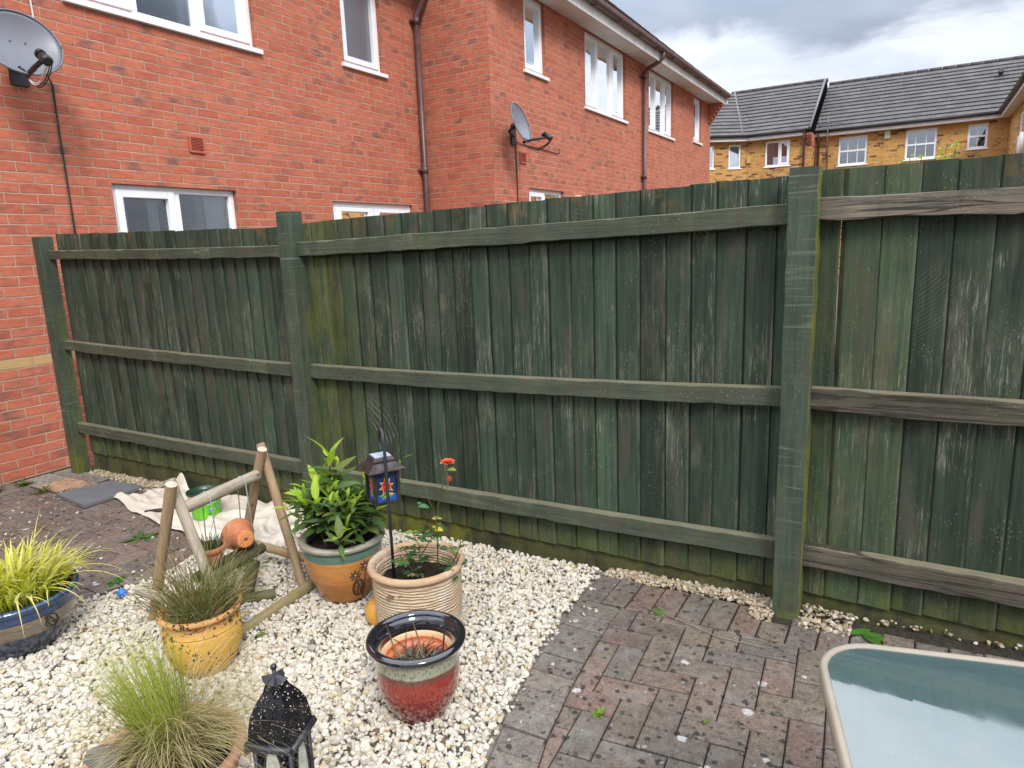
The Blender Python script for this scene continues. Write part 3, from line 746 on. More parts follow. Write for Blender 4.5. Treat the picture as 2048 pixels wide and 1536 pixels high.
# tan chips that fill the slot between the paving and the fence foot
Q = []
for (x0, x1, y0, y1, dn) in ((.42, 1.35, -.07, .012, 900), (4.62, 5.34, -.06, .012, 900), (5.26, 5.345, -.16, -.02, 130), (5.44, 5.62, -.16, .012, 190), (5.62, 7.6, -.03, .012, 110), (.9, 1.5, -.16, -.05, 180)):
    Q.append(np.c_[rng.uniform(x0, x1, dn), rng.uniform(y0, y1, dn), np.zeros(dn)])
Q = np.concatenate(Q); Q[:, 2] = SLP * Q[:, 0] + rng.uniform(-.006, .014, len(Q))
tn = np.tile(np.array([.38, .31, .21]), (len(Q), 1)) * rng.uniform(.6, 1.25, (len(Q), 1)); kk = rng.random(len(Q)) < .2; tn[kk] = [.5, .45, .37]
tag(scatter_stones('gravel_strip', Q, np.clip(rng.lognormal(math.log(.0082), .3, len(Q)), .004, .014), tn, M['stone']), 'tan pebbles lying in the slot at the foot of the green fence', 'gravel', kind='stuff')
# strays kicked onto the paving
Sx = np.concatenate([xat_ + rng.exponential(.05, 1) for xat_ in [np.array([xat(OUT, y)]) for y in rng.uniform(-2, 0, 40)]])
Sy = rng.uniform(-1.9, -.05, 40); Sx = np.array([xat(OUT, y) for y in Sy]) + rng.exponential(.035, 40)
S2 = np.c_[rng.uniform(.5, 2.6, 170), rng.uniform(-1.7, -.35, 170)]
S_ = np.concatenate([np.c_[Sx, Sy], S2]); S3 = np.c_[S_, SLP * S_[:, 0] + .004]
tag(scatter_stones('stray_chips', S3, rng.uniform(.004, .011, len(S3)), stone_tones(len(S3)) * .85, M['stone']), 'loose pale chips kicked from the gravel onto the paving blocks', 'gravel', kind='stuff')

# ------------------------------------------------------------------ the fence
fence = thing('wooden_fence', 'tall dark green timber fence with three rails and square posts, shutting off the garden', 'fence', (0, 0, 0))
BAYS = [(.385, 2.80, 1.785, 1.724), (2.862, 5.35, 1.742, 1.786), (5.425, 7.95, 1.795, 1.79)]
GAPS = {1: [(2.885, .035)], 2: [(5.505, .012), (5.70, .006)]}
for bi, (xa, xb, za, zb) in enumerate(BAYS):
    mb = MB(); x = xa; k = 0
    while x < xb - .02:
        wd = random.uniform(.093, .112) if bi < 2 else random.uniform(.098, .118)
        if bi == 1 and k == 0: wd = .058
        if bi == 2 and k == 0: wd = .078
        x1 = min(x + wd, xb); t = (x - xa) / (xb - xa)
        top = za + (zb - za) * t + random.uniform(-.003, .003); bot = .162 + .006 * x + random.uniform(-.005, .004)
        gap = .009 if (bi == 1 and k == 0) else (.008 if bi == 2 and k == 0 else 0)
        gz0 = 1.60 if bi == 1 else .98
        tone = random.choice([.66, .8, .92, 1., 1.08, 1.2, 1.35]); seed = random.random()
        # featheredge: the thick edge laps in front of the thin one
        nz = 14; V = []; cs = []
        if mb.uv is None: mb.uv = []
        bow = random.gauss(0, .003); lean = random.gauss(0, .0025)
        for i in range(nz + 1):
            z = bot + (top - bot) * i / nz; h = i / nz
            bb = bow * math.sin(math.pi * h) + lean * (h - .5)
            al = max(0, 1 - (z - .12) / .26) * .85
            if bi == 1 and x < 3.25: al = max(al, .75 * (1 - (x - 2.88) / .37) * (1 if random.random() < .8 else .4))
            if bi == 2 and x < 5.7: al = max(al, .22)
            if bi == 2: al = max(al, .03)
            gp = (gap + .003) * min(1, max(0, (z - gz0) / .35)) if gap else 0.
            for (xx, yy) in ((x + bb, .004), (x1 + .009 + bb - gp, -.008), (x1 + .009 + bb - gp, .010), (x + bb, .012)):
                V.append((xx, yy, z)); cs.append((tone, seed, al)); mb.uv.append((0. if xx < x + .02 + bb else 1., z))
        F = []
        for i in range(nz):
            for e in range(4): F.append((i * 4 + e, i * 4 + (e + 1) % 4, (i + 1) * 4 + (e + 1) % 4, (i + 1) * 4 + e))
        F += [(3, 2, 1, 0), (nz * 4, nz * 4 + 1, nz * 4 + 2, nz * 4 + 3)]
        mb.add(V, F, cs); x = x1; k += 1
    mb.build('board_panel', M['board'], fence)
    # gravel board, set back under the ragged board ends
    gb = MB(); nx_ = 10
    for i in range(nx_):
        a = xa + (xb - xa) * i / nx_; e = xa + (xb - xa) * (i + 1) / nx_
        for q in [0]:
            z0a, z0b = gz(a) - .08, gz(e) - .08; zt = .19 + .006 * a; zt2 = .19 + .006 * e
            gb.add([(a, .014, z0a), (e, .014, z0b), (e, .014, zt2), (a, .014, zt), (a, .04, z0a), (e, .04, z0b), (e, .04, zt2), (a, .04, zt)],
                   [(0, 1, 2, 3), (5, 4, 7, 6), (3, 2, 6, 7)], (1., .37 + bi * .2, 2.2 if bi == 1 and i < 4 else .85))
    gb.build('gravel_board', M['gravel_board'], fence)
def rail(x0, x1, z0, z1, h, sag, mat, label=None, seed=.5, rough_=.002, tone=1., y0=-.052, alg=.2):
    b = MB(); nseg = 36; V = []; cs = []
    for i in range(nseg + 1):
        t = i / nseg; x = x0 + (x1 - x0) * t; zc = z0 + (z1 - z0) * t - sag * 4 * t * (1 - t)
        j = lambda: random.gauss(0, rough_)
        for (yy, zz_) in ((y0 + j() * .6, zc + j()), (y0 + j() * .6, zc + h + j()), (-.0085, zc + h + .002), (-.0085, zc)):
            V.append((x, yy, zz_)); cs.append((tone, seed, alg * (1.3 if zz_ > zc + h * .5 else .7)))
    F = []
    for i in range(nseg):
        for e in range(4): F.append((i * 4 + e, (i + 1) * 4 + e, (i + 1) * 4 + (e + 1) % 4, i * 4 + (e + 1) % 4))
    F += [(0, 1, 2, 3), (nseg * 4 + 3, nseg * 4 + 2, nseg * 4 + 1, nseg * 4)]
    b.add(V, F, cs); o = b.build('rail', mat, fence, bevel=.0025, seg=1)
    if label: o['label'] = label
rail(.352, 2.80, 1.612, 1.566, .062, .004, M['rail'], seed=.11, tone=.95)
rail(.352, 2.80, .955, .905, .068, .006, M['rail'], seed=.23, tone=.95)
rail(.352, 2.80, .325, .325, .075, .004, M['rail'], seed=.31)
rail(2.875, 5.35, 1.568, 1.612, .073, .004, M['rail'], seed=.47)
rail(2.875, 5.35, .905, .948, .072, .012, M['rail'], seed=.53, tone=1.05)
rail(2.875, 5.35, .305, .336, .076, .004, M['rail'], seed=.59, tone=1.1)
rail(5.43, 7.95, 1.622, 1.612, .075, .002, M['bare_rail'], 'bare grey-brown rail with long drying cracks', .67, .0035, 1.15, alg=.05)
rail(5.43, 7.95, .944, .946, .082, .004, M['bare_rail'], 'paint-stripped dark rail with pale grain', .73, .003, .62)
rail(5.43, 7.95, .327, .325, .086, .004, M['bare_rail'], 'paint-stripped dark rail with pale grain', .79, .003, .8)
for (x0, x1, zt, s_, al) in ((.262, .352, 1.772, .2, .03), (2.787, 2.876, 1.802, .5, .06), (5.341, 5.437, 1.802, .8, .04), (7.94, 8.04, 1.80, .9, .3)):
    b = MB(); nz = 24; V = []; cs = []
    for i in range(nz + 1):
        z = gz(x0) - .1 + (zt - gz(x0) + .1) * i / nz; j = random.gauss(0, .0012)
        for (xx, yy, a2) in ((x0, -.1, al), (x1 - .003, -.1, al), (x1, -.096, 1.25 if x0 > 5 else .12), (x1, -.002, 1.25 if x0 > 5 else .55 * (z < 1.3)), (x0, -.002, al)):
            low = max(0, 1 - (z - .1) / .22)
            V.append((xx + j, yy, z)); cs.append((1., s_, max(a2, low * .9)))
    F = [(i * 5 + e, i * 5 + (e + 1) % 5, (i + 1) * 5 + (e + 1) % 5, (i + 1) * 5 + e) for i in range(nz) for e in range(5)]
    F += [(4, 3, 2, 1, 0), tuple(nz * 5 + q for q in range(5))]
    b.add(V, F, cs); b.build('post', M['post'], fence)
# ragged moss hanging under the top rail of the middle bay
b = MB()
for i in range(900):
    x = random.choice([random.uniform(2.95, 5.3), random.gauss(3.7, .35), random.gauss(4.4, .3)])
    if not 2.9 < x < 5.32: continue
    z = 1.568 + .044 * (x - 2.875) / 2.475 - .004
    y = random.uniform(-.03, -.012)
    dd = Vector((random.gauss(0, .5), random.gauss(-.2, .4), -1)); L = random.uniform(.006, .02)
    b.leaf((x, y, z), dd, (0, -1, .2), L, .005, .1, .1, random.choice([(.03, .035, .008), (.05, .055, .01), (.02, .022, .008)]), 2)
tag(b.build('moss', M['stem'], fence), 'dark moss hanging beneath the top rail', kind='stuff')
# ------------------------------------------------------------------ houses
def wall_holes(b, P, u0, u1, z0, z1, holes, rev=.11):
    """a wall face pierced by openings; P(u, d, z) maps along / outwards / up. Reveals go back by rev."""
    us = sorted({u0, u1, *[h[0] for h in holes], *[h[1] for h in holes]}); zs = sorted({z0, z1, *[h[2] for h in holes], *[h[3] for h in holes]})
    us = [u for u in us if u0 <= u <= u1]; zs = [z for z in zs if z0 <= z <= z1]
    for ua, ub in zip(us, us[1:]):
        for za, zb in zip(zs, zs[1:]):
            cu, cz = (ua + ub) / 2, (za + zb) / 2
            if any(h[0] < cu < h[1] and h[2] < cz < h[3] for h in holes): continue
            b.add([P(ua, 0, za), P(ub, 0, za), P(ub, 0, zb), P(ua, 0, zb)], [(0, 1, 2, 3)])
    for (a, e, c_, d_) in holes:
        b.add([P(a, 0, c_), P(a, -rev, c_), P(a, -rev, d_), P(a, 0, d_)], [(0, 1, 2, 3)])
        b.add([P(e, 0, c_), P(e, 0, d_), P(e, -rev, d_), P(e, -rev, c_)], [(0, 1, 2, 3)])
        b.add([P(a, 0, d_), P(a, -rev, d_), P(e, -rev, d_), P(e, 0, d_)], [(0, 1, 2, 3)])
        b.add([P(a, 0, c_), P(e, 0, c_), P(e, -rev, c_), P(a, -rev, c_)], [(0, 1, 2, 3)])
def pbox(b, P, u0, u1, d0, d1, z0, z1, mi=0):
    b.hexa([P(u0, d0, z0), P(u1, d0, z0), P(u1, d1, z0), P(u0, d1, z0), P(u0, d0, z1), P(u1, d0, z1), P(u1, d1, z1), P(u0, d1, z1)], mi=mi)
def window(parent, P, u0, u1, z0, z1, mull=(), bars=(), sashes=(), sill=True, back=-.05, fw_=.055, cur=None, transom=None, glaz=None, lab=None, pane='pane'):
    b = MB(); d0, d1 = back - .06, back
    pbox(b, P, u0, u0 + fw_, d0, d1, z0, z1); pbox(b, P, u1 - fw_, u1, d0, d1, z0, z1)
    pbox(b, P, u0 + fw_, u1 - fw_, d0, d1 - .001, z0, z0 + fw_); pbox(b, P, u0 + fw_, u1 - fw_, d0, d1 - .001, z1 - fw_, z1)
    edges = [u0 + fw_] + [m_ for m_ in mull] + [u1 - fw_]
    for m_ in mull: pbox(b, P, m_ - .035, m_ + .035, d0, d1 - .0015, z0 + fw_, z1 - fw_)
    win = b.build('window', M['upvc'], parent, bevel=.006)
    if lab: win['label'] = lab
    cells = []
    for i in range(len(edges) - 1):
        cells.append((edges[i] + (.035 if i else 0), edges[i + 1] - (.035 if i < len(edges) - 2 else 0)))
    for i, (a, e) in enumerate(cells):
        if i in sashes:
            s_ = MB(); w2 = .05
            zt = z1 - fw_; zb = z0 + fw_
            q0, q1 = back - .045, back + .014
            pbox(s_, P, a - .012, a + w2, q0, q1, zb - .012, zt + .012); pbox(s_, P, e - w2, e + .012, q0, q1, zb - .012, zt + .012)
            pbox(s_, P, a + w2, e - w2, q0, q1 - .001, zb - .012, zb + w2); pbox(s_, P, a + w2, e - w2, q0, q1 - .001, zt - w2, zt + .012)
            s_.build('sash', M['upvc'], win, bevel=.006)
    if glaz or transom:
        s_ = MB()
        if transom: pbox(s_, P, u0 + fw_, u1 - fw_, back - .05, back + .004, transom - .03, transom + .03)
        for gu in (glaz or ()): pbox(s_, P, gu - .011, gu + .011, back - .04, back - .012, z0 + fw_, z1 - fw_)
        s_.build('glazing_bar', M['upvc'], win)
    gp = MB(); pbox(gp, P, u0 + fw_ - .01, u1 - fw_ + .01, back - .038, back - .032, z0 + fw_ - .01, z1 - fw_ + .01)
    gp.build('pane', M[pane], win)
    if sill:
        s_ = MB(); pbox(s_, P, u0 - .05, u1 + .05, back - .02, .035, z0 - .045, z0 - .001)
        s_.build('sill', M['upvc'], win, bevel=.006)
    if cur:
        for (a, e, mat, dep, zb_) in cur:
            c_ = MB(); nn = max(6, int((e - a) * 60)); V = []
            for i in range(nn + 1):
                u = a + (e - a) * i / nn; dd = dep + (.016 * math.sin(u * 55) + .01 * math.sin(u * 23 + 1) if mat in ('net', 'drape') else 0)
                V += [P(u, dd, zb_), P(u, dd, z1 - .01)]
            c_.add(V, [(2 * i, 2 * i + 2, 2 * i + 3, 2 * i + 1) for i in range(nn)], smooth=True)
            c_.build('curtain' if mat in ('net', 'drape') else 'blind', M[mat], win)
    return win
def shell(parent, x0, x1, y0, y1, z0, z1, skip=(), mat='room'):
    """the unseen walls, floors and ceiling that keep the rooms dark"""
    b = MB(); b.box(x0, x1, y0, y1, z1 - .1, z1 - .02); b.box(x0, x1, y0, y1, 2.42, 2.6); b.box(x0, x1, y0, y1, -.2, -.1)
    b.build('floor', M['room'], parent)
def roof_courses(b, P, u0, u1, run, rise, course=.33, over=0., slope_in=None, thick=.02, uvs=None):
    """slates laid in lapped courses from eave to ridge; P(u, d, z): d runs inwards, z up from the eave"""
    L = math.hypot(run, rise); nrow = int(L / course); sa, ca = rise / L, run / L
    for i in range(nrow):
        s0, s1 = i * course - .02, min((i + 1) * course + .03, L)
        lift = thick + .004
        a0, a1 = (u0, u1) if slope_in is None else (slope_in(s0 / L)[0], slope_in(s0 / L)[1])
        b0, b1 = (u0, u1) if slope_in is None else (slope_in(s1 / L)[0], slope_in(s1 / L)[1])
        q = [(a0, s0, lift), (a1, s0, lift), (b1, s1, 0.), (b0, s1, 0.), (a0, s0, lift - thick), (a1, s0, lift - thick)]
        V = [P(u, s_ * ca - n_ * sa, s_ * sa + n_ * ca) for u, s_, n_ in q]
        b.add(V, [(0, 1, 2, 3), (4, 5, 1, 0)])
        b.uv.extend([(q[k][0], (i + (.02 if k in (0, 1, 4, 5) else .98)) * course) for k in range(6)])

# --- near red brick house, seen through the gap over the fence
hA = thing('brick_house', 'near red brick house with a tan brick band, left of the brown downpipe', 'house', (0, 2.2, 0))
PX = lambda x0: (lambda u, d, z: (x0 + d, u, z))
PA = PX(0.)
W1 = (.56, 2.335, 3.575, 4.78); W2 = (3.565, 4.235, 3.69, 4.78); W3 = (.69, 1.905, 1.15, 2.212); DR = (3.19, 4.63, .08, 2.162)
b = MB(); wall_holes(b, PA, -4.5, 4.98, -.15, 5.15, [W1, W2, W3, DR])
b.add([(0, -4.5, -.15), (0, -4.5, 5.15), (-7.5, -4.5, 5.15), (-7.5, -4.5, -.15)], [(0, 1, 2, 3)])
b.add([(-7.5, -4.5, -.15), (-7.5, -4.5, 5.15), (-7.5, 4.98, 5.15), (-7.5, 4.98, -.15)], [(0, 1, 2, 3)])
b.build('wall', M['brick'], hA)
shell(hA, -7.45, -.12, -4.45, 4.97, 0, 5.15)
window(hA, PA, *W1, mull=(1.125, 1.72), sashes=(0, 2), cur=[(.6, 1.08, 'net', -.15, 3.6), (1.60, 1.72, 'net', -.15, 3.6), (1.78, 2.29, 'net', -.13, 3.6)])
window(hA, PA, *W2, sashes=(0,), cur=[(3.58, 4.22, 'obscure_dark', -.12, 3.69), (3.6, 3.68, 'net', -.11, 3.95)], pane='pane_obscure')
window(hA, PA, *W3, mull=(1.29,), sashes=(0,), cur=[(.75, .86, 'net', -.13, 1.2), (1.52, 1.60, 'drape', -.13, 1.2), (1.62, 1.84, 'net', -.14, 1.2), (1.05, 1.15, 'net', -.14, 1.2)])
# french doors under a deep white head
dr = MB()
pbox(dr, PA, 3.19, 3.25, -.11, -.04, .08, 2.162); pbox(dr, PA, 4.57, 4.63, -.11, -.04, .08, 2.162); pbox(dr, PA, 3.25, 4.57, -.11, -.041, 2.108, 2.162)
door = dr.build('door', M['upvc'], hA, bevel=.005)
for (a, e) in ((3.252, 3.905), (3.915, 4.568)):
    s_ = MB(); pbox(s_, PA, a, a + .1, -.1, -.03, .1, 2.104); pbox(s_, PA, e - .1, e, -.1, -.03, .1, 2.104)
    pbox(s_, PA, a + .1, e - .1, -.1, -.031, 2.055, 2.104); pbox(s_, PA, a + .1, e - .1, -.1, -.031, .1, .35)
    leaf_ = s_.build('door_leaf', M['upvc'], door, bevel=.005)
gp = MB(); pbox(gp, PA, 3.34, 4.48, -.072, -.066, .3, 2.07); gp.build('pane', M['pane'], door)
def vent(parent, P, u0, u1, z0, z1):
    b = MB(); t = .014
    pbox(b, P, u0, u0 + t, .001, .02, z0, z1); pbox(b, P, u1 - t, u1, .001, .02, z0, z1)
    pbox(b, P, u0 + t, u1 - t, .001, .019, z0, z0 + t); pbox(b, P, u0 + t, u1 - t, .001, .019, z1 - t, z1)
    n_ = 9; h = (z1 - z0 - 2 * t) / n_
    for i in range(n_):
        z = z0 + t + i * h
        b.hexa([P(u0 + t, .004, z + h * .5), P(u1 - t, .004, z + h * .5), P(u1 - t, .018, z), P(u0 + t, .018, z),
                P(u0 + t, .004, z + h * .72), P(u1 - t, .004, z + h * .72), P(u1 - t, .018, z + h * .25), P(u0 + t, .018, z + h * .25)])
    pbox(b, P, u0 + t, u1 - t, .0005, .002, z0 + t, z1 - t, mi=0)
    b.build('air_vent', [M['red_vent'], M['dark']], parent)
vent(hA, PA, 1.446, 1.60, 2.525, 2.668)
# soffit, fascia, gutter and roof of the near house
def eaves(parent, x, y0, y1, zs, over, drop=.0):
    b = MB(); b.box(x - .02, x + over, y0, y1, zs, zs + .02); b.box(x + over, x + over + .022, y0, y1, zs - .02, zs + .2)
    b.build('fascia', M['soffit'], parent, bevel=.003)
    gx, gzz, r_ = x + over + .088, zs + .175, .062; n_ = 9; V = []; F = []
    for yy in (y0 - .03, y1 + .03):
        for rr in (r_, r_ - .006):
            for k in range(n_):
                a = math.pi + math.pi * k / (n_ - 1); V.append((gx + rr * math.cos(a), yy, gzz + rr * math.sin(a)))
    for k in range(n_ - 1):
        F += [(k, k + 1, 2 * n_ + k + 1, 2 * n_ + k), (n_ + k, 3 * n_ + k, 3 * n_ + k + 1, n_ + k + 1), (k, n_ + k, n_ + k + 1, k + 1), (2 * n_ + k, 2 * n_ + k + 1, 3 * n_ + k + 1, 3 * n_ + k)]
    F += [(0, 2 * n_, 3 * n_, n_), (n_ - 1, 2 * n_ - 1, 4 * n_ - 1, 3 * n_ - 1)]
    b = MB(); b.add(V, F, smooth=False)
    yy = y0 + .5
    while yy < y1:
        pts = [(gx + (r_ + .004) * math.cos(math.pi + math.pi * k / 8), yy, gzz + (r_ + .004) * math.sin(math.pi + math.pi * k / 8)) for k in range(9)]
        b.tube([(p[0], p[1] - .012, p[2]) for p in pts], .008, 5); b.tube(pts, .010, 5)
        yy += .92
    b.build('gutter', M['brown'], parent)
def pitched(parent, x_eave, y0, y1, z_eave, run, pitch_, mat):
    b = MB(); b.uv = []
    ph = R(pitch_)
    roof_courses(b, lambda u, d, z: (x_eave - d, u, z_eave + z), y0, y1, run, run * math.tan(ph), .30)
    xr = x_eave - run; zr = z_eave + run * math.tan(ph)
    nb = len(b.v)
    b.add([(xr, y0, zr - .02), (xr, y1, zr - .02), (xr - run, y1, z_eave), (xr - run, y0, z_eave)], [(0, 1, 2, 3)]); b.uv += [(0, 0), (1, 0), (1, 1), (0, 1)]
    b.add([(x_eave - .01, y0 + .01, z_eave - .03), (x_eave - .01, y1 - .01, z_eave - .03), (xr, y1 - .01, zr - .06), (xr, y0 + .01, zr - .06)], [(0, 3, 2, 1)]); b.uv += [(0, 0), (1, 0), (1, 1), (0, 1)]
    # curved eave tiles show their ends over the gutter
    yy = y0
    while yy < y1 - .1:
        k = len(b.v)
        pts = [(x_eave + .045, yy + .005, z_eave - .01), (x_eave - .25, yy + .005, z_eave - .01 + .30 * math.tan(ph))]
        b.box(x_eave - .01, x_eave + .05, yy + .012, yy + .285, z_eave - .026, z_eave + .012); b.uv += [(yy, .1)] * (len(b.v) - k)
        yy += .30
    return b.build('roof', mat, parent)
eaves(hA, 0., -4.5, 4.98, 4.95, .32)
pitched(hA, .36, -4.6, 5.0, 5.2, 4.0, 40, M['tile_brown'])
def downpipe(parent, x, y, z0, z1, gxx, gzz, gy):
    b = MB(); b.tube([(x, y, z0), (x, y, z1)], .036, 12)
    b.tube([(x, y, z1 - .02), (x, y, z1 + .07), (x + (gxx - x) * .18, y + (gy - y) * .18, z1 + .13), (x + (gxx - x) * .82, y + (gy - y) * .82, gzz - .16), (gxx, gy, gzz - .1), (gxx, gy, gzz)], .036, 12)
    for zc in (z1 - .04, z1 - 1.85, z1 - 3.4):
        b.tube([(x, y, zc), (x, y, zc + .09)], .043, 12); b.box(x - .07, x + .005, y - .065, y + .065, zc + .03, zc + .055)
    b.build('downpipe', M['brown'], parent)

# --- the taller-set wing beyond
hB = thing('brick_house', 'red brick house standing forward, with white eaves and four upstairs windows', 'house', (1.05, 10.2, 0))
XB = 1.05; PB = PX(XB)
V1 = (5.90, 6.505, 3.90, 4.86); V2 = (7.86, 9.63, 3.72, 4.86); V3 = (10.87, 12.43, 3.73, 4.86); V4 = (14.0, 14.66, 3.86, 4.86)
G1 = (5.905, 7.0, 1.3, 2.37); G2 = (7.885, 8.96, 1.3, 2.365)
YE = 15.5
b = MB(); wall_holes(b, PB, 4.98, YE, -.15, 5.0, [V1, V2, V3, V4, G1, G2])
b.add([(XB, 4.98, -.15), (XB, 4.98, 5.1), (-7.5, 4.98, 5.1), (-7.5, 4.98, -.15)], [(0, 1, 2, 3)])
b.add([(XB, YE, -.15), (-7.5, YE, -.15), (-7.5, YE, 5.1), (-3.2, YE, 8.2), (XB, YE, 5.1)], [(0, 1, 2, 3, 4)])
b.add([(-7.5, 4.98, -.15), (-7.5, 4.98, 5.1), (-7.5, YE, 5.1), (-7.5, YE, -.15)], [(0, 1, 2, 3)])
# corbelled bricks carrying the verge at the far corner
for i in range(6): b.box(XB + .001, XB + .05 + .055 * i, YE - .24, YE + .012, 4.42 + .075 * i, 4.42 + .075 * (i + 1))
b.build('wall', M['brick'], hB)
shell(hB, -7.45, XB - .12, 5.0, YE - .02, 0, 5.1)
window(hB, PB, *V1, sashes=(0,), cur=[(5.95, 6.46, 'obscure', -.14, 3.9)])
window(hB, PB, *V2, mull=(8.45, 9.04), sashes=(0, 2), cur=[(7.9, 8.05, 'net', -.3, 3.75)])
window(hB, PB, *V3, mull=(11.39, 11.91), sashes=(0, 2), cur=[(10.9, 11.35, 'net', -.2, 3.75)])
window(hB, PB, *V4, sashes=(0,), cur=[(14.02, 14.64, 'obscure', -.14, 3.9)])
window(hB, PB, *G1, mull=(6.44,), sashes=(0,), cur=[(5.95, 6.95, 'blind', -.14, 1.4)])
window(hB, PB, *G2, mull=(8.42,), sashes=(0,), cur=[(7.95, 8.9, 'blind', -.14, 1.4)])
b = MB(); pbox(b, PB, 7.39, 7.66, .001, .06, 2.12, 2.33); b.build('meter_box', M['upvc'], hB, bevel=.008)
vent(hB, PB, 5.66, 5.83, 2.68, 2.825)
eaves(hB, XB, 4.96, YE + .02, 4.86, .33)
pitched(hB, XB + .40, 4.9, YE + .1, 5.08, 4.2, 41, M['tile_brown'])
downpipe(hB, XB + .06, 10.455, -.1, 4.62, XB + .418, 5.0, 10.455)
downpipe(hA, .07, 4.86, -.1, 4.42, .35, 5.06, 5.02 - .1)
# overflow lip of the verge
b = MB(); b.box(XB - .3, XB + .41, YE + .021, YE + .05, 4.85, 5.1); b.build('barge_board', M['soffit'], hB)

# --- the buff brick terraces across the back
YR = 27.9
PR = lambda u, d, z: (u, YR - d, z)
hR = thing('brick_house', 'yellow brick house with long grey roof and three white windows with glazing bars', 'house', (5, YR, 0))
def terrace_window(parent, P, u0, u1, z0, z1, nx_, glazing=True, mull=(), cur=None):
    us = [u0 + (u1 - u0) * k / nx_ for k in range(1, nx_)] if glazing else None
    window(parent, P, u0, u1, z0, z1, mull=mull, glaz=us, transom=(z0 + z1) / 2 if glazing else None, back=-.03, fw_=.07, cur=cur, pane='pane_sky')
R1 = (2.83, 3.83, 4.22, 5.28); R2 = (5.1, 6.1, 4.22, 5.28); R3 = (7.04, 7.64, 4.42, 5.26)
b = MB(); wall_holes(b, PR, 2.0, 8.24, -.4, 5.4, [R1, R2, R3], .08)
b.add([(2.0, YR, -.4), (2.0, YR, 5.4), (2.0, YR + 7, 5.4), (2.0, YR + 7, -.4)], [(0, 1, 2, 3)])
b.add([(2.0, YR + 7, -.4), (2.0, YR + 7, 5.4), (14, YR + 7, 5.4), (14, YR + 7, -.4)], [(0, 1, 2, 3)])
b.build('wall', M['buff'], hR)
shell(hR, 2.05, 13.9, YR + .1, YR + 6.9, 0, 5.4)
terrace_window(hR, PR, *R1, 3, cur=[(2.9, 3.75, 'net', -.3, 4.2)]); terrace_window(hR, PR, *R2, 3, cur=[(5.15, 6.05, 'net', -.25, 4.75)]); terrace_window(hR, PR, *R3, 2, cur=[(7.08, 7.6, 'net', -.2, 4.85)])
b = MB(); pbox(b, PR, 4.40, 4.59, .001, .07, 5.06, 5.34); b.build('alarm_box', simple('cream_plastic', (.62, .55, .38), .5), hR, bevel=.01)
def back_eaves(parent, u0, u1, P, z, name='fascia'):
    b = MB(); pbox(b, P, u0, u1, -.02, .26, z - .02, z); pbox(b, P, u0, u1, .26, .285, z - .02, z + .15); b.build('fascia', M['soffit'], parent)
    g_ = MB(); pts = [P(u0, .34, z + .15), P(u1, .34, z + .15)]; g_.tube(pts, .058, 8); g_.build('gutter', M['dark'], parent)
back_eaves(hR, 2.0, 8.25, PR, 5.38)
b = MB(); b.uv = []
roof_courses(b, lambda u, d, z: (u, YR - .36 + d, 5.55 + z), 2.0, 14., 4.0, 2.42, .345, slope_in=lambda t: (2.0, 8.0 + 6.2 * t), thick=.042)
b.add([(2.0, YR + 3.64, 7.95), (14, YR + 3.64, 7.95), (14, YR + 7.4, 5.5), (2.0, YR + 7.4, 5.5)], [(0, 1, 2, 3)]); b.uv += [(0, 0), (1, 0), (1, 1), (0, 1)]
b.build('roof', M['tile'], hR)
b = MB()
for i in range(26): b.tube([(2.0 + .46 * i, YR + 3.64, 7.955), (2.0 + .46 * (i + 1) - .015, YR + 3.64, 7.955)], .085, 8)
b.build('ridge_tile', M['tile'], hR)
b = MB(); b.tube([(8.0, YR + 2.2, 7.25), (8.0, YR + 2.05, 7.33)], .09, 10); b.build('roof_vent', M['dark'], hR)
b = MB(); b.tube([(2.12, YR - .08, -.3), (2.12, YR - .08, 5.15), (2.12, YR - .32, 5.42)], .042, 8); b.build('downpipe', M['brown'], hR)
# its wing at the right edge, turned towards us
hW = thing('brick_house', 'pale yellow brick wing at the right edge with its eave running towards us', 'house', (10, 22, 0))
XW = 8.24
PW = lambda u, d, z: (XW - d, u, z)
b = MB(); H1 = (24.0, 24.75, 4.35, 5.1); H2 = (21.3, 22.1, 4.2, 5.1); H3 = (19.2, 20.1, 4.2, 5.1)
wall_holes(b, PW, 16.0, YR - .01, -.4, 5.4, [H1, H2, H3], .08)
b.add([(XW, 16, -.4), (14, 16, -.4), (14, 16, 5.4), (11, 16, 8.), (XW, 16, 5.4)], [(0, 1, 2, 3, 4)])
b.add([(14, 16, -.4), (14, 27.8, -.4), (14, 27.8, 5.4), (14, 16, 5.4)], [(0, 1, 2, 3)])
b.build('wall', M['buff'], hW); shell(hW, XW + .1, 13.9, 16.1, YR - .1, 0, 5.4)
for H in (H1, H2, H3): window(hW, PW, *H, back=-.03, fw_=.07, sashes=(0,))
back_eaves(hW, 15.9, YR - .31, PW, 5.38)
b = MB(); b.uv = []
roof_courses(b, lambda u, d, z: (XW - .36 + d, u, 5.55 + z), 15.9, YR - .3, 3.4, 2.06, .345, slope_in=lambda t: (15.9, YR - .30 + 3.4 * t), thick=.042)
b.add([(XW + 3.04, 15.9, 7.6), (XW + 3.04, YR + 3., 7.6), (14.4, YR + 3, 5.5), (14.4, 15.9, 5.5)], [(0, 1, 2, 3)]); b.uv += [(0, 0), (1, 0), (1, 1), (0, 1)]
b.build('roof', M['tile'], hW)
b = MB(); b.tube([(XW - .08, 19.0, -.3), (XW - .08, 19.0, 5.1), (XW - .34, 19.0, 5.45)], .045, 8); b.build('downpipe', M['brown'], hW)
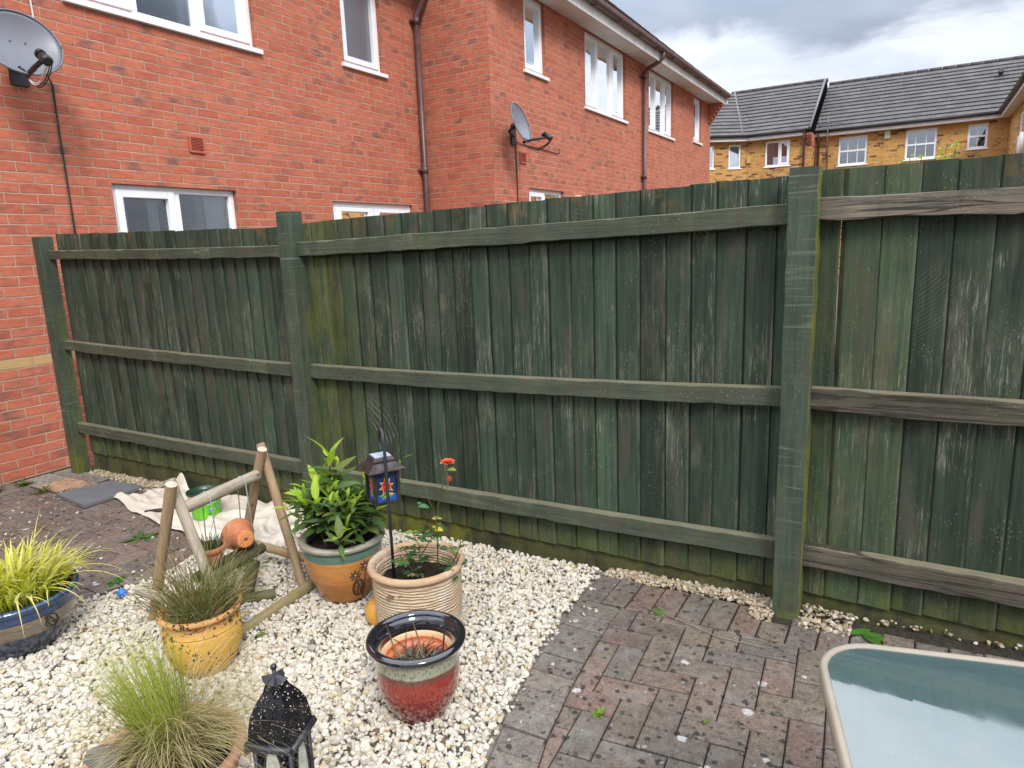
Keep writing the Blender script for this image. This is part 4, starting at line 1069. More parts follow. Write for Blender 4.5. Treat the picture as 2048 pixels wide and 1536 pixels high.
# the left-hand terrace with its bent end
YL = 26.95
PL = lambda u, d, z: (u, YL - d, z)
hL = thing('brick_house', 'yellow brick house with kinked grey roof, partly hidden behind the red one', 'house', (0, YL, 0))
L1 = (.28, 1.2, 4.33, 5.28)
b = MB(); wall_holes(b, PL, -.45, 1.98, -.4, 5.4, [L1], .08)
e0 = Vector((-.45, YL)); e1 = Vector((-5.2, YL - 3.4)); dirk = (e1 - e0).normalized(); nk = Vector((dirk.y, -dirk.x)); nk = nk if nk.y < 0 else -nk
PK = lambda u, d, z: (e0.x + dirk.x * u + nk.x * d, e0.y + dirk.y * u + nk.y * d, z)
K1 = (.22, .72, 4.36, 5.26); K2 = (1.32, 1.75, 4.36, 5.26)
wall_holes(b, PK, 0, 5.8, -.4, 5.4, [K1, K2], .08)
b.add([(1.98, YL, -.4), (1.98, YL, 5.4), (1.98, YL + 6, 5.4), (1.98, YL + 6, -.4)], [(0, 1, 2, 3)])
b.build('wall', M['buff'], hL)
shell(hL, -1.5, 1.95, YL + .15, YL + 6, 0, 5.4)
window(hL, PL, *L1, mull=(.80,), sashes=(1,), back=-.03, fw_=.06, pane='pane_sky', cur=[(.33, .55, 'net', -.2, 4.4)])
window(hL, PK, *K1, back=-.03, fw_=.06); window(hL, PK, *K2, back=-.03, fw_=.06)
b = MB(); pbox(b, PL, -.42 , -.24, .001, .07, 4.52, 4.78); b.build('alarm_box', simple('amber_plastic', (.50, .36, .12), .5), hL, bevel=.01)
back_eaves(hL, -.45, 1.75, PL, 5.38); back_eaves(hL, 0, 5.8, PK, 5.38)
b = MB(); b.uv = []
roof_courses(b, lambda u, d, z: (u, YL - .36 + d, 5.55 + z), -.55, 1.9, 4.0, 2.42, .345, slope_in=lambda t: (-.5 - 1.3 * t, 1.9), thick=.042)
roof_courses(b, lambda u, d, z: PK(u, .36 - d, 5.55 + z), 0, 5.8, 4.0, 2.42, .345, slope_in=lambda t: (.06 - 1.0 * t, 5.8), thick=.042)
b.add([(-1.8, YL + 3.64, 7.95), (2., YL + 3.64, 7.95), (2., YL + 7.4, 5.5), (-1.8, YL + 7.4, 5.5)], [(0, 1, 2, 3)]); b.uv += [(0, 0), (1, 0), (1, 1), (0, 1)]
b.build('roof', M['tile'], hL)
b = MB(); b.tube([(-.52, YL - .38, 5.6), (-1.78, YL + 3.6, 8.0)], .05, 8); b.tube([(1.93, YL - .38, 5.58), (1.93, YL + 3.6, 7.98)], .05, 8)
b.build('lead_hip', M['lead'], hL)
b = MB()
for i in range(9): b.tube([(-1.9 + .44 * i, YL + 3.64, 7.955), (-1.9 + .44 * (i + 1) - .015, YL + 3.64, 7.955)], .085, 8)
b.build('ridge_tile', M['tile'], hL)
b = MB(); b.tube([(-1.6, YL + .5, 6.18), (-1.6, YL + .33, 6.28)], .08, 10); b.build('roof_vent', M['dark'], hL)
b = MB(); b.tube([(1.72, YL - .08, -.3), (1.72, YL - .08, 5.15), (1.72, YL - .32, 5.45)], .042, 8); b.build('downpipe', M['brown'], hL)
b = MB()
for i in range(6): b.box(1.80, 2.0, YL - .02 - .05 * i, YL + .9, 4.98 + .075 * i, 4.98 + .075 * (i + 1) - (.0 if i < 5 else 0))
b.build('corbel', M['brick'], hL)
# television aerial on its wall
ae = thing('tv_aerial', 'thin grey television aerial on a mast against the yellow brick wall', 'aerial', (2.46, YR - .4, 4.0))
b = MB(); b.tube([(2.46, YR - .12, 4.35), (2.46, YR - .12, 4.9)], .02, 6); b.tube([(2.46, YR - .42, 4.6), (2.46, YR - .42, 6.05)], .022, 6); b.tube([(2.46, YR - .12, 4.7), (2.46, YR - .42, 4.75)], .018, 6); b.build('mast', M['lead'], ae)
b = MB(); b.tube([(2.2, YR - .6, 5.78), (2.98, YR - .25, 5.78)], .014, 6)
for k in range(9):
    x = 2.24 + .08 * k; y = YR - .58 + .036 * k; b.tube([(x + .06, y - .14, 5.78), (x - .06, y + .14, 5.78)], .008, 5)
b.tube([(2.2, YR - .6, 5.62), (2.2, YR - .6, 5.94)], .03, 6)
b.build('boom', M['lead'], ae)
b = MB(); b.tube([(2.46, YR - .05, 4.9), (2.46, YR - .03, 3.0)], .014, 5); b.build('cable', M['dark'], ae)
# ------------------------------------------------------------------ satellite dishes
def dish_metal():
    m, g = newmat('grey_dish_paint')
    p = g.obj()
    c = g.mix(g.noise(p, 9, 4, .6), (.12, .125, .148), (.165, .17, .195))
    finish(g, c, .38, None, .5)
    return m
M['dish'] = dish_metal()
def dish(label, centre, wall, normal, w_, h_, arm_len, white_cable=True, wire=None):
    root = thing('satellite_dish', label, 'satellite dish', wall, 'satellite dishes on the red brick walls')
    nrm = Vector(normal).normalized(); rx = Vector((0, 0, 1)).cross(nrm).normalized(); ry = nrm.cross(rx)
    c = Vector(centre)
    b = MB(); V = []; F = []; nr, na = 9, 44
    for side in (0, 1):
        for i in range(nr + 1):
            t = i / nr
            for k in range(na):
                a = 2 * math.pi * k / na
                u, v = w_ / 2 * t * math.cos(a), h_ / 2 * t * math.sin(a)
                V.append(c + rx * u + ry * v + nrm * (.055 * t * t - .055 - .006 * side))
    def rowf(s, flip):
        o = s * (nr + 1) * na
        for i in range(nr):
            for k in range(na):
                q = (o + i * na + k, o + (i + 1) * na + k, o + (i + 1) * na + (k + 1) % na, o + i * na + (k + 1) % na)
                F.append(q[::-1] if flip else q)
    rowf(0, False); rowf(1, True)
    o2 = (nr + 1) * na
    for k in range(na): F.append((nr * na + k, o2 + nr * na + k, o2 + nr * na + (k + 1) % na, nr * na + (k + 1) % na))
    b.add(V, F, smooth=True); b.build('reflector', M['dish'], root)
    b = MB(); rim = [c + rx * (w_ / 2 * math.cos(2 * math.pi * k / 48)) + ry * (h_ / 2 * math.sin(2 * math.pi * k / 48)) for k in range(49)]
    b.tube(rim, .007, 6); b.build('rim', M['dish'], root)
    b = MB(); foot = c - ry * (h_ / 2 - .02) - nrm * .01; tipp = foot + (nrm - ry * .26).normalized() * arm_len
    b.tube([foot - nrm * .05, foot.lerp(tipp, .3), tipp], .016, 8)
    for k in (-1, 1): b.tube([foot + rx * .02 * k, foot + rx * .05 * k + ry * .035 - nrm * .004], .008, 6)
    b.build('arm', M['dark'], root)
    b = MB(); ax = (c + ry * .06 - tipp).normalized()
    b.tube([tipp - ax * .05, tipp - ax * .045, tipp + ax * .03, tipp + ax * .035, tipp + ax * .06], [.02, .034, .032, .024, .024], 12)
    b.tube([tipp + ax * .058, tipp + ax * .085], .034, 14)
    head = b.build('receiver', M['dark'], root)
    b = MB(); b.tube([tipp + ax * .0851, tipp + ax * .088], .032, 14); b.build('cap', M['cable_white'], head)
    b = MB(); wv = Vector(wall)
    back = c - nrm * .115
    b.tube([back, Vector((back.x - .06, back.y, back.z - .05)), Vector((wv.x + .03, wv.y, back.z - .06))], .02, 8)
    b.box(wv.x + .001, wv.x + .025, wv.y - .06, wv.y + .06, back.z - .17, back.z + .03)
    b.sphere(back, .04, 10, 7); b.build('bracket', M['dark'], root)
    for s_, mt in ((-.014, 'cable_white' if white_cable else 'dark'), (.0, 'cable_white' if white_cable else 'dark'), (.014, 'dark'), (.026, 'dark')):
        b = MB(); p0 = tipp + rx * s_ - ax * .02 - ry * .03; p3 = foot - nrm * .04 - ry * .02
        pts = []
        for i in range(15):
            t = i / 14; q = p0.lerp(p3, t) - Vector((0, 0, 1)) * (.07 + abs(s_) * 1.0) * math.sin(math.pi * t) ** .8; pts.append(q)
        b.tube(pts, .0042, 6); b.build('cable', M[mt], root)
    if wire:
        b = MB(); b.tube(wire, .007, 6); b.build('cable', M['dark'], root)
    b = MB()
    for k in (-1, 1): b.sphere(c + rx * .045 * k + ry * .03 - nrm * .05, .006, 8, 6)
    b.build('bolt', M['dark'], root)
    return root
dish('large grey satellite dish with white and black cables on the near brick wall', (.36, -.005, 3.07), (0, .12, 3.0), (.93, -.14, .33), 0.50, .46, .32, True,
     [(.04, .30, 2.98), (.012, .345, 2.90), (.011, .342, 2.6), (.012, .338, 2.0), (.011, .337, 1.2)])
dish('small grey satellite dish seen edge-on on the forward brick wall', (1.345, 5.21, 3.10), (XB, 5.49, 3.0), (.93, .10, .30), 0.50, .50, .30, False,
     [(XB + .02, 5.52, 3.0), (XB + .011, 5.55, 2.93), (XB + .011, 5.56, 2.5), (XB + .011, 5.567, 1.3)])
b = MB(); b.tube([(XB + .02, 5.5, 2.95), (XB + .012, 5.68, 2.925), (XB + .012, 6.25, 2.92), (XB + .012, 6.78, 2.905), (XB + .012, 6.88, 2.93), (XB + .012, 6.87, 2.975), (XB - .02, 6.85, 2.985)], .006, 6)
tag(b.build('cable', M['dark']), 'loose black cable drooping along the bricks from the edge-on dish', 'cable')
b = MB(); b.tube([(.012, .275, 5.0), (.012, .282, 3.48), (.012, .289, 3.2), (.02, .30, 3.0)], .007, 6)
tag(b.build('cable', M['cable_white']), 'white cable dropping from above to the large dish', 'cable')
# one more dish far off on the pale wing
b = MB(); b.sphere((7.6, 17.02, 3.42), .26, 18, 10, sc=(.3, 1, 1)); b.tube([(7.6, 17.02, 3.42), (7.92, 17.02, 3.38)], .03, 6)
tag(b.build('satellite_dish', M['soffit']), 'white satellite dish low on the pale brick wing', 'satellite dish')

# ------------------------------------------------------------------ pot materials
def pot_mat(name, bands, rough=.35, coat=.0, streak=0., speck=None, bump=.2, ring=0., chalk=0., ledge=.006, spec=.5, pock=False):
    """bands: (height, colour) from the foot up, glaze edges wander a little"""
    m, g = newmat(name)
    p = g.obj(); x, y, z = g.xyz(p)
    zz = g.m('ADD', z, g.m('MULTIPLY', g.m('SUBTRACT', g.noise(p, 16, 4, .6), .5), ledge * 2))
    c = bands[0][1]
    st = g.noise(g.vm('MULTIPLY', p, (1., 1., 9.)), 11, 5, .7, .4)
    for (h, col) in bands[1:]: c = g.mix(g.ss(zz, h - ledge * .4, h + ledge * .4), c, col)
    if streak: c = g.mix(g.ss(st, .35, .72, 0., streak), c, g.mix(1., c, (.42, .38, .36), 'MULTIPLY'))
    c = g.mix(g.ss(g.noise(p, 8, 5, .65), .35, .75, 0., .4), c, g.mix(1., c, (1.35, 1.28, 1.2), 'MULTIPLY'))
    if speck:
        col, lo, hi, amt, sc = speck
        v = g.noise(p, sc, 3, .7)
        k = g.m('MULTIPLY', g.ss(v, .5, .62), g.m('MULTIPLY', g.ss(z, lo - .012, lo + .012), g.ss(z, hi + .012, hi - .012)))
        c = g.mix(g.m('MULTIPLY', k, amt), c, col)
    if pock:
        pv = g.vm('ADD', p, g.vm('MULTIPLY', g.noise(p, 80, 2, .5, col=True), (.01, .01, .01)))
        for sc_, th_ in ((40., .50), (78., .52)):
            v = g.voro(pv, sc_); r_ = g.white(g.voro(pv, sc_, out='Position'))[0]
            c = g.mix(g.m('MULTIPLY', g.ss(g.m('SUBTRACT', v, g.m('MULTIPLY', g.m('POWER', r_, 2.), th_)), .02, -.04), g.ss(g.noise(p, 9, 3), .34, .46)), c, (.045, .028, .018))
    if chalk: c = g.mix(g.m('MULTIPLY', g.ss(g.noise(p, 5, 6, .7), .45, .68), chalk), c, (.58, .53, .46))
    h = g.m('ADD', g.noise(p, 40, 4, .65), g.m('MULTIPLY', st, .6))
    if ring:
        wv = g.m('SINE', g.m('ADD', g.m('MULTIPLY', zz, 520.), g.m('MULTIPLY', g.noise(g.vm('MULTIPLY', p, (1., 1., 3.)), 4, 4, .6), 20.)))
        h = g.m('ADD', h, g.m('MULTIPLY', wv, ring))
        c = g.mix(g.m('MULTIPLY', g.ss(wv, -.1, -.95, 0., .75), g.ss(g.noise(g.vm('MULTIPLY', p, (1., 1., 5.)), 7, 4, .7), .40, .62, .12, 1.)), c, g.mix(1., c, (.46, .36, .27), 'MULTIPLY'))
    finish(g, c, rough, g.bump(h, bump, .006), spec, coat=coat)
    return m
M['terra'] = pot_mat('terracotta', [(0, (.42, .155, .07))], .8, speck=((.12, .06, .04), -1, 1, .3, 90), chalk=.2, spec=.2)
M['terra_old'] = pot_mat('dusty_terracotta', [(0, (.46, .25, .16))], .85, chalk=.45, spec=.2)
M['plastic_pot'] = pot_mat('terracotta_plastic_pot', [(0, (.50, .15, .065))], .55, bump=.05)
def pot(name, label, loc, prof_out, mat, soil_z, wall=.018, rim_prof=None, rim_mat=None, wob=.004, soil_r=None, cat='plant pot', group=None, sub='body'):
    """prof_out: outer profile (r, z) foot to lip; the inside follows it"""
    root = thing(name, label, cat, (0, 0, 0), group)
    inner = [(max(r - wall, .01), z) for r, z in reversed(prof_out) if z > soil_z - .03]
    b = MB(); b.lathe([(.001, .002)] + [(prof_out[0][0] * .96, 0.)] + prof_out + inner, 64, wob=wob)
    b.build(sub, mat, root)
    if rim_prof: q = MB(); q.lathe(rim_prof + [rim_prof[0]], 72, wob=wob * .5); q.build('rim', rim_mat, root)
    sr = soil_r or np.interp(soil_z, [z for r, z in prof_out], [r for r, z in prof_out]) - wall + .004
    s_ = MB(); V = [(0, 0, soil_z + .012)]; nr = 7; na = 30
    for i in range(1, nr + 1):
        for k in range(na):
            a = 2 * math.pi * k / na; rr = sr * i / nr
            V.append((rr * math.cos(a), rr * math.sin(a), soil_z + random.uniform(-.006, .010) + .006 * (1 - i / nr)))
    F = [(0, 1 + k, 1 + (k + 1) % na) for k in range(na)]
    for i in range(nr - 1):
        for k in range(na): F.append((1 + i * na + k, 1 + (i + 1) * na + k, 1 + (i + 1) * na + (k + 1) % na, 1 + i * na + (k + 1) % na))
    s_.add(V, F); s_.build('soil', M['soil'], root)
    root.location = loc
    return root
def smooth_prof(pts, n=5):
    """Catmull-Rom through the listed profile points"""
    out = []
    for i in range(len(pts) - 1):
        p0, p1, p2, p3 = pts[max(i - 1, 0)], pts[i], pts[i + 1], pts[min(i + 2, len(pts) - 1)]
        for k in range(n):
            t = k / n
            out.append(tuple(.5 * (2 * p1[j] + (p2[j] - p0[j]) * t + (2 * p0[j] - 5 * p1[j] + 4 * p2[j] - p3[j]) * t * t + (3 * p1[j] - p0[j] - 3 * p2[j] + p3[j]) * t ** 3) for j in (0, 1)))
    out.append(pts[-1]); return out
def roll_rim(r, z, t=.012, n=10):
    return [(r + t * math.cos(2 * math.pi * k / n), z + t * math.sin(2 * math.pi * k / n)) for k in range(n)]
def at(loc, a, r, z): return (loc[0] + r * math.cos(a), loc[1] + r * math.sin(a), loc[2] + z)

# blue glazed pot with a brushed tan band
BL = (2.690, -1.542, gz(2.68) + .004)
M['blue'] = pot_mat('blue_glaze', [(0, (.028, .036, .060)), (.055, (.042, .053, .085)), (.106, (.08, .06, .05)), (.112, (.19, .155, .115)), (.178, (.045, .036, .036)), (.184, (.024, .055, .14))], .16, .7, streak=.85, bump=.15, ledge=.004)
pb = pot('glazed_pot', 'wide blue glazed pot with a brushed tan band and ring motif, holding yellow grass', BL,
         smooth_prof([(.158, 0.), (.180, .04), (.202, .085), (.220, .130), (.229, .165), (.231, .195), (.234, .22)]), M['blue'], .21, .02,
         [(.226, .215), (.238, .214), (.246, .221), (.248, .231), (.244, .241), (.234, .247), (.224, .244), (.219, .234)], M['blue'])
b = MB()
for k, (ra, rb, ox, ph) in enumerate([(.026, .030, 0, 0), (.030, .032, .006, .5), (.023, .033, -.004, 1.), (.031, .026, .002, 1.8)]):
    pts = []
    for i in range(33):
        t = 2 * math.pi * i / 32; a = R(8) + (ra * math.cos(t + ph) + ox) / .24; z = .146 + rb * math.sin(t)
        r = float(np.interp(z, [.085, .13, .165, .195], [.202, .220, .229, .231])) + .0015
        pts.append((r * math.cos(a), r * math.sin(a), z))
    b.tube(pts, .0022, 5, (.03, .022, .02))
b.build('ring_motif', M['col'], pb, world=False)
pb.scale = (.92, .92, .94)
# yellow pot
YL_ = (3.554, -1.312, gz(3.55) + .004)
M['ochre'] = pot_mat('ochre_slip', [(0, (.40, .235, .075)), (.04, (.52, .305, .065)), (.175, (.50, .29, .075)), (.195, (.50, .255, .095))], .7, speck=((.05, .035, .02), .03, .18, .0, 34), pock=True, bump=.35, streak=.2, spec=.3)
oc_ = pot('ochre_pot', 'mustard yellow clay pot with dark pock marks and a flared rim, filled with wiry grass', YL_,
    smooth_prof([(.100, 0.), (.118, .03), (.139, .08), (.148, .125), (.147, .16), (.143, .172), (.147, .176), (.142, .183), (.135, .20), (.138, .218), (.150, .230)]), M['ochre'], .19, .018,
    [(.135, .224), (.148, .222), (.157, .228), (.158, .237), (.150, .243), (.138, .241), (.131, .233)], M['ochre'])
oc_.scale = (.92, .92, 1.0)
# orange pot with teal band
OR_ = (3.646, -.672, gz(3.65) + .014)
M['orange'] = pot_mat('orange_stoneware', [(0, (.36, .145, .035)), (.10, (.46, .195, .05)), (.205, (.085, .16, .125)), (.250, (.27, .25, .195))], .32, .35, streak=.45, bump=.25, ledge=.003)
po = pot('glazed_pot', 'orange stoneware pot with teal band and incised flowers', OR_,
         smooth_prof([(.108, 0.), (.124, .035), (.144, .085), (.160, .135), (.168, .18), (.169, .215), (.167, .245)]), M['orange'], .235, .018,
         [(.152, .246), (.166, .243), (.181, .25), (.186, .259), (.183, .269), (.17, .274), (.155, .27), (.148, .258)], M['orange'])
b = MB(); dk = (.045, .026, .018)
prf = lambda z: float(np.interp(z, [0, .035, .085, .135, .18, .215], [.108, .124, .144, .160, .168, .169])) + .002
def surf(a, z): r = prf(z); return (r * math.cos(a), r * math.sin(a), z)
A0 = R(-19)
for (da, z, rr) in ((-.19, .142, .027), (.07, .176, .028)):
    for k in range(8):
        t = 2 * math.pi * k / 8
        b.tube([surf(A0 + da + .006 * math.cos(t) / .16, z + .006 * math.sin(t)), surf(A0 + da + rr * .7 * math.cos(t + .15) / .16, z + rr * .7 * math.sin(t + .15)), surf(A0 + da + rr * math.cos(t) / .16, z + rr * math.sin(t))], [.002, .0042, .001], 5, dk)
    b.sphere(surf(A0 + da, z), .005, 8, 6, (.30, .29, .25))
    b.tube([surf(A0 + da * (1 - t) + .10 * t * (1 + .3 * math.sin(3 * t)), (z - .02) * (1 - t) + .02 * t) for t in [i / 9 for i in range(10)]], .0026, 5, dk)
for ph in (0, .04):
    b.tube([surf(A0 - .12 + .16 * math.sin(2 * math.pi * t) * .9 + ph, .075 + .042 * math.cos(2 * math.pi * t)) for t in [i / 20 for i in range(21)]], .0022, 5, dk)
for k in range(-2, 3): b.tube([surf(A0 - .10, .07 + .012 * k), surf(A0 - .10 + .07 * (1 if k % 2 else -1), .085 + .012 * k)], .0018, 5, dk)
b.tube([surf(A0 - .10, .04), surf(A0 - .10, .11)], .0018, 5, dk)
b.build('flower_relief', M['col'], po, world=False)
# ribbed pot
RB_ = (4.138, -.775, gz(4.14) + .022)
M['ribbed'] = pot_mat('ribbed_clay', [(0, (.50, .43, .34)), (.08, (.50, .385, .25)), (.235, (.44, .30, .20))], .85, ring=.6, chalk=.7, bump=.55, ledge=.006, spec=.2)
M['clay_rim'] = pot_mat('clay_rim', [(0, (.40, .275, .165))], .88, chalk=.5, streak=.4, spec=.2)
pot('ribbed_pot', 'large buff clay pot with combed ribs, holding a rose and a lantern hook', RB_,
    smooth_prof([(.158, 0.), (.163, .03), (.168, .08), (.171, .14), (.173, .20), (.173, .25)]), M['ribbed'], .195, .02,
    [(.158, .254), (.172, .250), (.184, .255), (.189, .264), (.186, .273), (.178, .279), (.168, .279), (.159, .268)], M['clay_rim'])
# red pot with a nursery pot dropped in
RD_ = (4.440, -1.166, gz(4.43) + .006)
M['red'] = pot_mat('ox_blood_glaze', [(0, (.115, .016, .014)), (.05, (.155, .016, .011)), (.095, (.215, .022, .013)), (.150, (.12, .04, .03)), (.166, (.27, .275, .20))], .12, .9, speck=((.06, .055, .04), .165, .215, .75, 150), bump=.08, ledge=.008)
M['black_glaze'] = simple('black_glaze', (.008, .008, .012), .06, .6, coat=1.)
M['tan_glaze'] = pot_mat('raw_clay_inside', [(0, (.50, .35, .20))], .6, bump=.1)
pr_ = pot('glazed_pot', 'deep red glazed pot with a glossy black rim standing in the gravel', RD_,
          smooth_prof([(.084, 0.), (.101, .03), (.120, .075), (.128, .12), (.129, .16), (.127, .19), (.131, .212)]), M['red'], .12, .014,
          [(.126, .217), (.140, .212), (.150, .216), (.154, .224), (.151, .231), (.142, .235), (.131, .233), (.125, .226)], M['black_glaze'])
pr_.scale = (1.035, 1.035, 1.13)
b = MB(); b.lathe([(.127, .224), (.1125, .210), (.1105, .185)], 64); b.build('glazed_lip', M['black_glaze'], pr_, world=False)
b = MB(); b.lathe([(.1103, .1855), (.1045, .181), (.1045, .14)], 64); b.build('raw_lip', M['tan_glaze'], pr_, world=False)
pot('nursery_pot', 'terracotta coloured plastic pot sitting inside the red glazed pot', (RD_[0], RD_[1], RD_[2] + .07),
    [(.080, 0.), (.092, .06), (.098, .095), (.100, .105), (.107, .106), (.108, .122), (.106, .125)], M['plastic_pot'], .075, .006, wob=0)
# the big terracotta bowl at the front
BT_ = (4.075, -1.80, gz(4.07) + .0)
pot('terracotta_bowl', 'wide dusty terracotta bowl at the front edge, planted with feather grass', BT_,
    smooth_prof([(.125, 0.), (.15, .04), (.176, .09), (.189, .13), (.193, .155)]), M['terra_old'], .14, .02,
    [(.178, .152), (.194, .149), (.206, .158), (.207, .172), (.198, .180), (.183, .178), (.175, .166)], M['terra_old'])
b = MB()
T_, F_ = chip_templates(1, 2)
b.add([(v[0] * .062, v[1] * .055, v[2] * .075) for v in T_[0]], [tuple(f) for f in F_], (.24, .24, .23))
o = b.build('grey_stone', M['slate']); o.location = (3.97, -1.905, gz(4) + .17); o.rotation_euler = (.3, .2, .5); tag(o, 'rounded grey stone set inside the terracotta bowl', 'stone')
# small orange ball half hidden between the two big pots
b = MB(); b.lathe([(.001, .0), (.04, .003), (.058, .025), (.066, .055), (.060, .085), (.042, .106), (.016, .115), (.001, .116)], 40)
M['orange_small'] = pot_mat('amber_glaze', [(0, (.56, .27, .04))], .35, .3, bump=.15)
o = b.build('glazed_ball', M['orange_small']); o.location = (3.965, -.805, gz(3.95)); tag(o, 'round amber ornament peeping out between the orange pot and the ribbed pot', 'ornament')
# ------------------------------------------------------------------ plants
def arc(base, az_, L, lean, droop, n=7, kink=0.):
    """points of a blade leaving base, leaning then drooping"""
    p = Vector(base); th = lean; pts = [p.copy()]; hx, hy = math.cos(az_), math.sin(az_); st = L / (n - 1)
    for i in range(n - 1):
        p = p + Vector((hx * math.sin(th), hy * math.sin(th), math.cos(th))) * st
        if kink: p = p + Vector((random.gauss(0, kink), random.gauss(0, kink), random.gauss(0, kink)))
        pts.append(p.copy()); th += droop / (n - 1) * (.5 + i / (n - 1))
    return pts
# yellow sweet-flag in the blue pot
b = MB(); z0 = BL[2] + .202
for i in range(560):
    a0 = random.uniform(0, 6.283); r = .175 * math.sqrt(random.random())
    bx, by = BL[0] + r * math.cos(a0), BL[1] + r * math.sin(a0)
    a = a0 + random.gauss(0, .7) if r > .05 else random.uniform(0, 6.28)
    if random.random() < .25: a = random.gauss(.75, .5)
    L = random.uniform(.12, .235) * (1 + .25 * (random.random() < .1))
    pts = arc((bx, by, z0), a, L, random.uniform(.05, .55) * (.4 + r / .2), random.uniform(.7, 2.5), 8)
    side = Vector((-math.sin(a), math.cos(a), 0)); t = random.random()
    c0 = (.36, .37, .04); c1 = [(.80, .72, .13), (.86, .78, .24), (.74, .70, .08), (.84, .74, .34), (.58, .60, .06)][int(t * 5)]
    b.blade(pts, random.uniform(.006, .0098), side, c0, c1)
for (a, L, ln, dr_) in ((.55, .44, .75, 1.9), (.42, .48, .85, 1.75), (.95, .36, .6, 2.0), (-.2, .34, .8, 2.1), (2.1, .32, .25, .5), (-.6, .33, .9, 2.2), (-.9, .30, .9, 2.3), (.2, .36, .9, 2.0), (-.35, .38, .8, 2.2)):
    b.blade(arc((BL[0] + .10 * math.cos(a), BL[1] + .10 * math.sin(a), z0), a, L, ln, dr_, 12), .007, (-math.sin(a), math.cos(a), 0), (.5, .5, .1), (.72, .64, .22))
tag(b.build('grass_plant', M['blade']), 'bright yellow striped grass arching out of the blue pot', 'plant')
b = MB(); b.tube([(BL[0] + .03, BL[1] - .17, z0 + .01), (BL[0] - .06, BL[1] - .15, z0 + .03)], .035, 12, (.45, .16, .07)); 
for i in range(40):
    a = random.uniform(0, 6.28); rr = .03 * random.random()
    b.leaf((BL[0] + .12 + rr * math.cos(a), BL[1] - .13 + rr * math.sin(a), z0), (math.cos(a), math.sin(a), .7), (0, 0, 1), .028, .012, -.3, .3, (.12, .17, .12), 3)
tag(b.build('succulent', M['col']), 'little grey-green succulent beside a shard of terracotta in the blue pot', 'plant')
# wiry corkscrew rush in the ochre pot
b = MB(); z0 = YL_[2] + .19
for i in range(480):
    a0 = random.uniform(0, 6.283); r = .100 * math.sqrt(random.random()); a = a0 + random.gauss(0, .6)
    L = random.choice([random.uniform(.07, .16), random.uniform(.14, .28), random.uniform(.22, .40) if i % 3 == 0 else random.uniform(.1, .2)])
    lean = random.uniform(.0, .7) * (.35 + r / .11); n = 11
    pts = arc((YL_[0] + r * math.cos(a0), YL_[1] + r * math.sin(a0), z0), a, L, lean, random.uniform(-.2, 1.3), n)
    fr, am, ph = random.uniform(25, 60), random.uniform(.003, .016), random.uniform(0, 6)
    pts = [p + Vector((math.sin(fr * L * k / n + ph), math.cos(fr * L * k / n * 1.1 + ph), 0)) * am * (k / n) for k, p in enumerate(pts)]
    t = random.random()
    if t < .62: c0, c1 = (.16, .20, .04), random.choice([(.28, .31, .08), (.22, .27, .07), (.34, .31, .11)])
    else: c0, c1 = (.30, .24, .10), random.choice([(.52, .40, .20), (.58, .47, .27), (.30, .14, .08)])
    b.tube(pts, [random.uniform(.0013, .0022) * (1 - .6 * k / n) for k in range(len(pts))], 4, [tuple(u * (1 - k / n) + v * k / n for u, v in zip(c0, c1)) for k in range(len(pts))], cap=False)
for i in range(160):      # curled dead strands lying on the pot
    a0 = random.uniform(0, 6.283); r = random.uniform(.03, .125); cr = random.uniform(.01, .03); c = (YL_[0] + r * math.cos(a0), YL_[1] + r * math.sin(a0), z0 + random.uniform(.005, .05))
    ph = random.uniform(0, 6); sp_ = random.uniform(2, 5); tl = random.uniform(-.8, .8)
    b.tube([(c[0] + cr * math.cos(ph + t * sp_), c[1] + cr * math.sin(ph + t * sp_), c[2] + cr * tl * math.sin(ph + t * sp_)) for t in [k / 9 for k in range(10)]], .0012, 4, random.choice([(.42, .33, .18), (.30, .24, .10), (.50, .42, .26), (.12, .14, .04)]), cap=False)
tag(b.build('rush_plant', M['stem']), 'wiry brown and green corkscrew rush growing in the mustard pot', 'plant')
b = MB(); b.hexa([(3.455, -1.375, z0 + .0), (3.50, -1.40, z0), (3.502, -1.398, z0), (3.457, -1.373, z0), (3.45, -1.38, z0 + .075), (3.495, -1.405, z0 + .075), (3.497, -1.403, z0 + .075), (3.452, -1.378, z0 + .075)], (.72, .72, .72))
tag(b.build('plant_tag', M['col']), 'blank white plant label pushed into the mustard pot', 'plant label')
